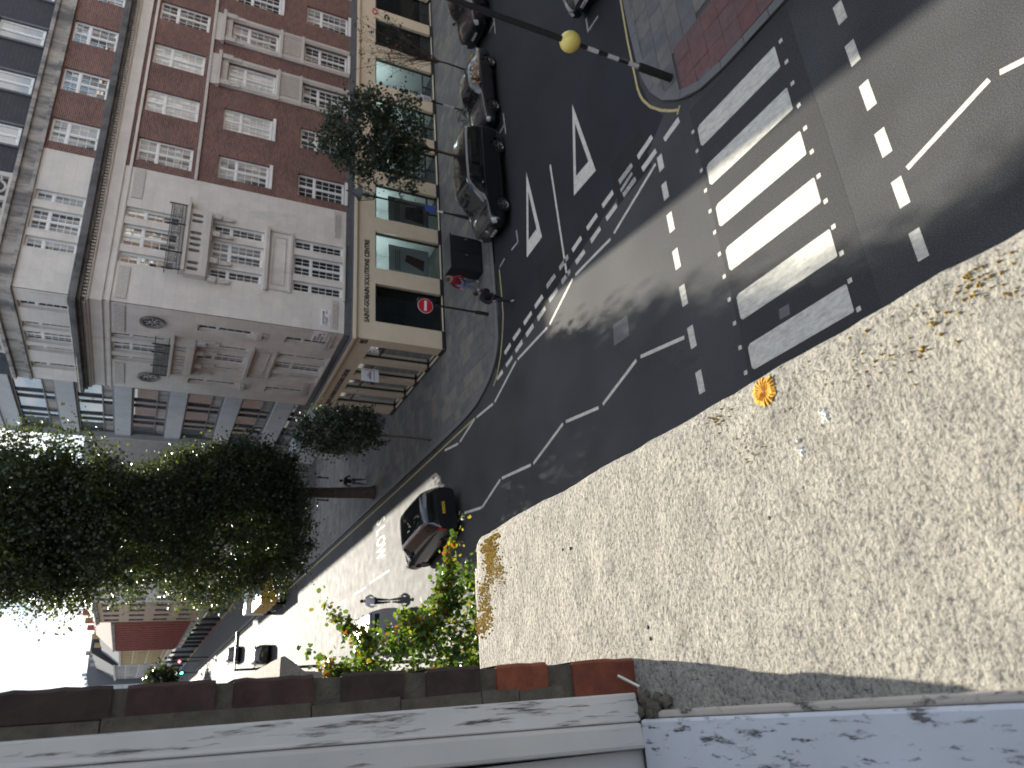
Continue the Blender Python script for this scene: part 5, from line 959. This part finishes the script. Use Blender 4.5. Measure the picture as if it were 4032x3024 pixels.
v = person('person in black coat stepping off the kerb into the side street', (15.85, 23.95, 0), math.pi*.95, 'cloth_black', 'cloth_navy', hair='hair_black', shoes='shoe_pale', stride=.24, lean=.10, bulk=1.25, h=1.74, arms=((.12, .12), (-.10, .10)))
v = person('man in white shirt with dark backpack walking away in the sunlit road', (6.1, 41.35, 0), .06, 'cloth_white', 'cloth_navy', hair='hair_black', stride=.16, bulk=1.2, h=1.72, arms=((.10, .12), (-.08, .12)))
m = MB(); m.box(-.13, .13, -.27, -.12, 1.02, 1.42); m.build('backpack', 'cloth_black', v, bevel=.05)
v = person('dark dressed walker passing beside the big tree trunk', (14.5, 46.3, PZ), -.5, 'cloth_black', 'cloth_grey', hair='hair_black', stride=.3, h=1.74, arms=((.2, .1), (-.15, .1)))
v = person('figure in rust top behind the slender street tree', (15.5, 41.3, PZ), -2.6, 'cloth_rust', 'cloth_black', stride=.2, h=1.68)
v = person('far figure in dark clothes by the lorry under the white shutters', (14.2, 84, PZ), .6, 'cloth_black', 'cloth_black', hair='hair_black', stride=.15, bulk=1.1)
# ------------------------------------------------------------------ our own building: wall, window frame, stone sill
from mathutils import noise as mno
def stonemat(name):
    m, t, p = _base(name)
    a = vnoise(t, 30, 5, 0.6); b = vnoise(t, 210, 5, 0.72); c = vnoise(t, 460, 3, 0.7)
    col = ramp(t, a, [(0.3, (0.25, 0.24, 0.215)), (0.5, (0.295, 0.28, 0.248)), (0.7, (0.335, 0.32, 0.28))])
    col = mixc(t, 0.9, col, ramp(t, b, [(0.36, (0.33, 0.33, 0.35)), (0.46, (0.88, 0.88, 0.88)), (0.60, (1.2, 1.18, 1.13))]), 'MULTIPLY')
    col = mixc(t, 0.6, col, ramp(t, c, [(0.33, (0.45, 0.45, 0.47)), (0.45, (1, 1, 1)), (0.68, (1.2, 1.2, 1.16))]), 'MULTIPLY')
    vo = nn(t, 'ShaderNodeTexVoronoi'); vo.inputs['Scale'].default_value = 120; tc = nn(t, 'ShaderNodeTexCoord'); t.links.new(tc.outputs['Object'], vo.inputs['Vector'])
    col = mixc(t, ramp(t, vo.outputs['Distance'], [(0.0, (.95, .95, .95)), (0.17, (0, 0, 0))]), col, (0.06, 0.06, 0.065))
    li = vnoise(t, 11, 5, .7); li2 = vnoise(t, 120, 3, .7); f1 = ramp(t, li, [(0.66, (0, 0, 0)), (0.76, (1, 1, 1))]); f2 = ramp(t, li2, [(0.53, (0, 0, 0)), (0.58, (1, 1, 1))])
    col = mixc(t, mixc(t, 1.0, f1, f2, 'MULTIPLY'), col, (0.30, 0.20, 0.05))
    t.links.new(col, p.inputs['Base Color']); p.inputs['Roughness'].default_value = 0.92; p.inputs['Specular IOR Level'].default_value = .2
    h = nn(t, 'ShaderNodeMath', operation='MULTIPLY_ADD'); t.links.new(b, h.inputs[0]); h.inputs[1].default_value = 1.0; h2 = nn(t, 'ShaderNodeMath', operation='MULTIPLY'); t.links.new(a, h2.inputs[0]); h2.inputs[1].default_value = 1.6; t.links.new(h2.outputs[0], h.inputs[2])
    bump(t, p, h.outputs[0], 0.9, 0.0045); return m
stonemat('sill_stone')
def flaky(name, c, under, sc3, thr=.36, cs=30):
    m, t, p = _base(name); f = vnoise(t, cs, 8, .7, sc3=sc3); g_ = vnoise(t, 6, 4, .6)
    col = ramp(t, g_, [(.3, mul(c, .86)), (.7, mul(c, 1.06))]); k = ramp(t, f, [(thr-.05, (1, 1, 1)), (thr, (0, 0, 0))]); col = mixc(t, k, col, under)
    t.links.new(col, p.inputs['Base Color']); p.inputs['Roughness'].default_value = .6; bump(t, p, ramp(t, f, [(thr-.05, (0, 0, 0)), (thr+.02, (1, 1, 1))]), .6, .003); return m
flaky('old_white_paint', (.58, .57, .56), (.10, .085, .075), (1, 1, .09), .43, 110); flaky('smooth_white_paint', (.50, .49, .48), (.2, .18, .16), (1, 1, .1), .36, 70); flaky('grey_cill_paint', (.50, .52, .56), (.09, .085, .085), (1.6, .35, 1), .41, 90); flaky('flaked_edge', (.42, .37, .32), (.07, .06, .05), (1.2, .4, 1), .44, 70)
pm('old_brick_orange', (.20, .058, .028), .9, .35, 60, 6, bmp=(120, .5, .003), dirt=((.05, .04, .035), 45, .62)); pm('old_brick_red', (.15, .042, .024), .9, .3, 50, 6, bmp=(120, .5, .003), dirt=((.40, .36, .32), 60, .70)); pm('old_brick_dark', (.042, .026, .023), .9, .4, 40, 6, bmp=(100, .6, .003), dirt=((.30, .26, .22), 50, .72)); pm('old_brick_maroon', (.055, .029, .025), .9, .4, 40, 6, bmp=(100, .6, .003), dirt=((.03, .028, .028), 30, .56))
pm('old_mortar', (.095, .083, .065), .95, .3, 60, 6, bmp=(160, .7, .004)); pm('lichen_orange', (.56, .27, .025), .9, .4, 260, 4, bmp=(300, .8, .002)); pm('lichen_yellow', (.36, .25, .045), .9, .45, 220, 4, bmp=(300, .8, .002)); pm('lichen_white', (.62, .62, .58), .9, .1, 90)
OBX = .0415
H_ = root('brick_house', (0, 0, 0), 'brick house whose open window the view is taken from', 'building')
WF = Fr((OBX, 0, 0), (0, 1, 0), (1, 0, 0)); Y0 = .70
wall('wall', 'red_brick', WF, -40, 46, 0, 21, [(-1.9, Y0+.10, 12.0, 14.4), (2.95, 4.05, 12.3, 14.4), (6.4, 8.0, 12.3, 14.4), (6.4, 8.0, 8.5, 10.6), (2.95, 4.05, 8.5, 10.6)], H_, .10)
for a, b, c, e in ((2.95, 4.05, 12.3, 14.4), (6.4, 8.0, 12.3, 14.4), (6.4, 8.0, 8.5, 10.6), (2.95, 4.05, 8.5, 10.6)): window(WF, a, b, c, e, H_, cols=(1, 1), split=.5, rows=(1, 1), rec=.05, kind='pane_dark', sill=False, bars=False)
m = MB(); m.box(-12, OBX-.3, -40, 46, 20.9, 21); m.box(-12, OBX-.12, 45.95, 46, 0, 21); m.box(-12, OBX-.12, -40, -39.9, 0, 21); m.build('roof', 'lead_flashing', H_)
m = MB(); m.box(-4, -3.95, -3, 2.5, 11.2, 14.6); m.box(-4, -.13, -3, 2.5, 11.2, 11.25); m.box(-4, -.13, -3, 2.5, 14.55, 14.6); m.box(-4, -.13, 2.45, 2.5, 11.2, 14.6); m.box(-4, -.13, -3, -2.95, 11.2, 14.6); m.build('room', 'interior_wall', H_)
# stone sills: heightfield with rounded, chipped edges
def sill(y0, y1, xo, zt, th, step, parent, chips=.004, seed=0):
    ny, nx = int((y1-y0)/step), int((xo+.03)/step); m = MB(); rr = .022; idx = {}
    for i in range(ny+1):
        y = y0+(y1-y0)*i/ny; xe = xo+mno.fractal(Vector((y*9+seed, 1.3, 0)), 1, 2, 4)*chips
        for j in range(nx+1):
            x = -.03+(xe+.03)*j/nx; d = min(xe-x, y1-y)
            dx, dy = max(0, rr-(xe-x)), max(0, .05-(y1-y)) if xe-x < .06 else max(0, rr-(y1-y)); e = min(1, math.hypot(dx/rr, (dy/.05 if xe-x < .06 else dy/rr)))
            z = zt-rr*(1-math.sqrt(max(0, 1-e*e)))-.02*max(0, 1-x/.03)*0 + mno.fractal(Vector((x*22+seed, y*22, .5)), 1, 2, 5)*.0016 - max(0, mno.noise(Vector((x*60+seed, y*60, 2.))) - .45)*.006
            idx[i, j] = len(m.v); m.v.append((x, y-(.012*(dx/rr)**2 if y1-y < .03 else 0), z))
    for i in range(ny):
        for j in range(nx): m.f.append((idx[i, j], idx[i, j+1], idx[i+1, j+1], idx[i+1, j])); m.m.append(0)
    o = m.build('window_sill', 'sill_stone', parent, smooth=True); m = MB()
    P = [(*m_, ) for m_ in ()]
    e = [o.data.vertices[idx[i, nx]].co for i in range(ny+1)]; w = [o.data.vertices[idx[ny, j]].co for j in range(nx+1)]
    prof = [(0, 0), (.004, .03), (-.004, .045), (-.03, .07), (-.035, .075), (-.035, th)]
    for k in range(len(prof)-1):
        (a, b), (c, d) = prof[k], prof[k+1]
        for i in range(0, ny, 4):
            p, q = e[i], e[min(ny, i+4)]; zb = zt-rr; m.quad((p.x+a, p.y, p.z-b), (q.x+a, q.y, q.z-b), (q.x+c, q.y, q.z-d), (p.x+c, p.y, p.z-d))
        for j in range(0, nx, 4):
            p, q = w[j], w[min(nx, j+4)]; fa = min(1, max(0, (p.x)/xo)); m.quad((p.x+a*(j > nx-5), p.y, p.z-b), (q.x+a*(j+4 > nx-5), q.y, q.z-b), (q.x+c*(j+4 > nx-5), q.y, q.z-d), (p.x+c*(j > nx-5), p.y, p.z-d))
    m.build('sill_edge', 'sill_stone', o); return o, idx, nx
ZS = 12.315
s1, idx1, nx1 = sill(-.75, 1.128, .268, ZS, .14, .006, H_)
pr = [(.02, -.15), (.176, -.15), (.178, -.13), (.182, -.085), (.192, -.072), (.205, -.058), (.218, -.045), (.228, -.028), (.236, -.012), (.234, 0), (.02, .006)]; m = MB(); NY = 12; k0 = len(m.v)
for i in range(NY+1): m.v += [(x+r_, 2.89+1.25*i/NY, ZS+z) for x, z in pr for r_ in (random.uniform(-.002, .002),)]
n_ = len(pr)
for i in range(NY):
    for j in range(n_): a, b = i*n_+j, i*n_+(j+1) % n_; m.f.append((a, a+n_, b+n_, b)); m.m.append(0)
m.f.append(tuple(range(n_))); m.f.append(tuple(range(NY*n_+n_-1, NY*n_-1, -1))); m.m += [0, 0]; s2 = m.build('window_sill', 'sill_stone', H_)
def raycast_z(x, y): return ZS+.0008
def flakes(name, pts, mat, parent, r0, r1, n, seed, spread):
    r = random.Random(seed); m = MB()
    for _ in range(n):
        cx, cy_ = r.choice(pts); x, y = r.gauss(cx, spread[0]), r.gauss(cy_, spread[1]); ed = .262-x
        if x > .262 or y > 1.118: continue
        z = ZS+.0012-(.010 if ed < .006 or 1.128-y < .008 else (.004 if ed < .012 else 0)); k = r.randint(5, 8); R_ = r.uniform(r0, r1)
        pl = [(x+R_*r.uniform(.6, 1.2)*math.cos(6.283*i/k), y+R_*r.uniform(.6, 1.2)*math.sin(6.283*i/k), z-.002) for i in range(k)]
        for i in range(k): m.poly([pl[i], pl[(i+1) % k], (x, y, z+R_*.25)])
    return tag(m.build(name, mat, parent), kind='stuff')
def SP(px, py):   # photo measurement of a spot on the sill -> its place on the stone
    a = ROT; d = ((px-2016)/2890.57, (py-1512)/2890.57, 1.0); w = [a[0][i]*d[0]+a[1][i]*d[1]+a[2][i]*d[2] for i in range(3)]; t = (ZS-CAMH)/w[2]; return (w[0]*t, w[1]*t)
yl = [SP(*p) for p in ((1955, 2075), (1925, 2130), (1930, 2180), (1945, 2240), (1960, 2290), (1910, 2320), (1905, 2380), (1915, 2430), (1890, 2460), (1950, 2260), (1935, 2210))]
flakes('lichen_patch', yl, 'lichen_yellow', s1, .0012, .0036, 1500, 3, (.0085, .012)); flakes('lichen_patch', [SP(*p) for p in ((3800, 1020), (3900, 1100), (3700, 1000), (3950, 900), (3850, 1180), (3760, 1080), (3290, 1320), (3320, 1480), (3650, 1230), (3560, 1420))], 'lichen_yellow', s1, .0006, .0019, 260, 4, (.011, .013)); flakes('lichen_patch', [SP(*p) for p in ((2840, 1600), (2950, 1760), (3010, 1720), (2810, 1690), (3080, 1640), (3200, 1450), (2960, 1640))], 'lichen_yellow', s1, .0005, .0016, 130, 6, (.010, .010)); flakes('lichen_patch', [SP(*p) for p in ((3145, 1752), (3250, 1640))], 'lichen_white', s1, .0015, .004, 22, 7, (.003, .003))
cx, cy_ = SP(3012, 1542); m = MB(); N_ = 40; rg = [0, .0012, .006, .009, .0128]; r = random.Random(9); RR = [1+r.uniform(-.12, .10) for _ in range(N_)]
for a in range(len(rg)-1):
    for k in range(N_):
        k2 = (k+1) % N_; q0, q1 = 2*math.pi*k/N_, 2*math.pi*k2/N_; hz = [.0016, .0014, .0018, .0022, .0008]; P = lambda R_, q, kk, h_: (cx+R_*math.cos(q)*RR[kk]*1.05, cy_+R_*math.sin(q)*RR[kk]*1.12, ZS+h_+(.0007 if kk % 2 else 0))
        m.quad(P(rg[a], q0, k, hz[a]), P(rg[a], q1, k2, hz[a]), P(rg[a+1], q1, k2, hz[a+1]), P(rg[a+1], q0, k, hz[a+1]), 1 if a == 0 else 0)
m.build('lichen_rosette', ['lichen_orange', 'lichen_white'], s1)
m = MB(); 
for p in ((2550, 2470), (2560, 2560-45), (2215, 2165), (2245, 2160), (3030, 2040)): x, y = SP(*p); m.lathe([(0, .0016), (.0018, .0012), (.0022, -.0004)], (x, y, ZS), 7)
m.build('grit', 'rubber', s1)
# brick jamb, one brick per course
JB = [(-.6947, -.5848, 'old_brick_red', .003), (-.5425, -.4616, 'old_brick_orange', .016), (-.4361, -.3584, 'old_brick_dark', .0165), (-.3266, -.2443, 'old_brick_dark', .0165), (-.2093, -.1147, 'old_brick_maroon', .0168), (-.0948, -.001, 'old_brick_maroon', .0168), (.0142, .125, 'old_brick_dark', .017), (.14, .24, 'old_brick_maroon', .017), (.255, .36, 'old_brick_dark', .017), (.375, .48, 'old_brick_maroon', .017)]
bm_ = MB(); bm_.box(.004, OBX-.0030, Y0+.004, Y0+.10, ZS-.02, 13.4); bm_.build('mortar_bed', 'old_mortar', H_)
r = random.Random(4)
for a, b, mt, x0 in JB:
    z0, z1 = CAMH+Y0*a, CAMH+Y0*b; m = MB(); j = lambda s_=.0005: r.uniform(-s_, s_); n = 7
    for i in range(n):
        u, w = z0+(z1-z0)*i/n, z0+(z1-z0)*(i+1)/n
        if i == 0: ra = (j(), j())
        rb = (j(.0007), j())
        if i == n-1: rb = (rb[0]-.0008, rb[1])
        m.quad((x0, Y0+ra[1], u), (OBX-.003+ra[0], Y0+ra[1], u), (OBX-.003+rb[0], Y0+rb[1], w), (x0, Y0+rb[1], w)); m.quad((OBX-.003+ra[0], Y0+ra[1], u), (OBX+ra[0], Y0+.004, u), (OBX+rb[0], Y0+.004, w), (OBX-.003+rb[0], Y0+rb[1], w)); m.quad((OBX+ra[0], Y0+.004, u), (OBX+ra[0], Y0+.1, u), (OBX+rb[0], Y0+.1, w), (OBX+rb[0], Y0+.004, w)); ra = rb
    m.quad((x0, Y0, z1), (OBX-.003, Y0, z1), (OBX, Y0+.1, z1), (x0, Y0+.1, z1)); m.quad((x0, Y0, z0), (OBX-.003, Y0, z0), (OBX, Y0+.1, z0), (x0, Y0+.1, z0)); m.build('brick', mt, H_)
m = MB(); zz = [ZS+.09, ZS+.14, ZS+.18, ZS+.26, ZS+.34, ZS+.5, 13.4]
for k in range(len(zz)-1): m.hexa([(.003, Y0-.004, zz[k]+.001), (.0165+r.uniform(-.001, .002), Y0-.003, zz[k]+.001), (.018, Y0+.02, zz[k]+.001), (.003, Y0+.02, zz[k]+.001), (.003, Y0-.004, zz[k+1]), (.0165+r.uniform(-.001, .002), Y0-.003, zz[k+1]), (.018, Y0+.02, zz[k+1]), (.003, Y0+.02, zz[k+1])])
m.build('mortar_fillet', 'old_mortar', H_)
wf = MB(); zb, zt = ZS+.006, 13.5
wf.hexa([(-.021, Y0-.010, zb), (.007, Y0-.006, zb), (.005, Y0+.04, zb), (-.021, Y0+.04, zb), (-.004, Y0-.010, zt), (.006, Y0-.006, zt), (.005, Y0+.04, zt), (-.004, Y0+.04, zt)]); fr_ = wf.build('window_frame', 'old_white_paint', H_, bevel=.002)
m = MB(); m.hexa([(-.046, Y0-.016, zb), (-.0215, Y0-.012, zb), (-.0215, Y0+.04, zb), (-.046, Y0+.04, zb), (-.030, Y0-.016, zt), (-.0045, Y0-.012, zt), (-.0045, Y0+.04, zt), (-.030, Y0+.04, zt)]); m.build('frame_bead', 'smooth_white_paint', fr_, bevel=.004)
m = MB(); m.box(-.16, -.0465, Y0-.004, Y0+.04, zb, zt); m.build('sash_stile', 'smooth_white_paint', fr_)
m = MB(); m.box(-.16, -.019, -1.9, Y0-.012, ZS-.03, ZS+.010); m.build('timber_cill', 'grey_cill_paint', fr_, bevel=.003); m = MB(); m.box(-.0187, -.0115, -1.9, Y0-.03, ZS-.03, ZS+.006); m.build('cill_edge', 'flaked_edge', fr_, bevel=.002)
m = MB()
for k in range(26): q = r.random()*6.28; x, y = -.006+r.gauss(0, .006), Y0-.028+r.gauss(0, .012); m.sphere((x, y, ZS+r.uniform(-.002, .006)), r.uniform(.003, .008), 6, sc=(1, 1.2, .6))
tag(m.build('crumbled_mortar', 'old_mortar', s1), kind='stuff'); m = MB(); m.tube([(.012, Y0-.022, ZS+.012), (.024, Y0-.012, ZS+.030)], .0016, 5); m.build('stray_twig', 'lichen_white', s1)
NH = root('brick_house', (0, 46.2, 0), 'neighbouring brick terrace running on along the near side of the street', 'building'); m = MB(); m.box(-12, .04, 46.2, 200, 0, 16); m.build('wall', 'red_brick', NH, uv=True)
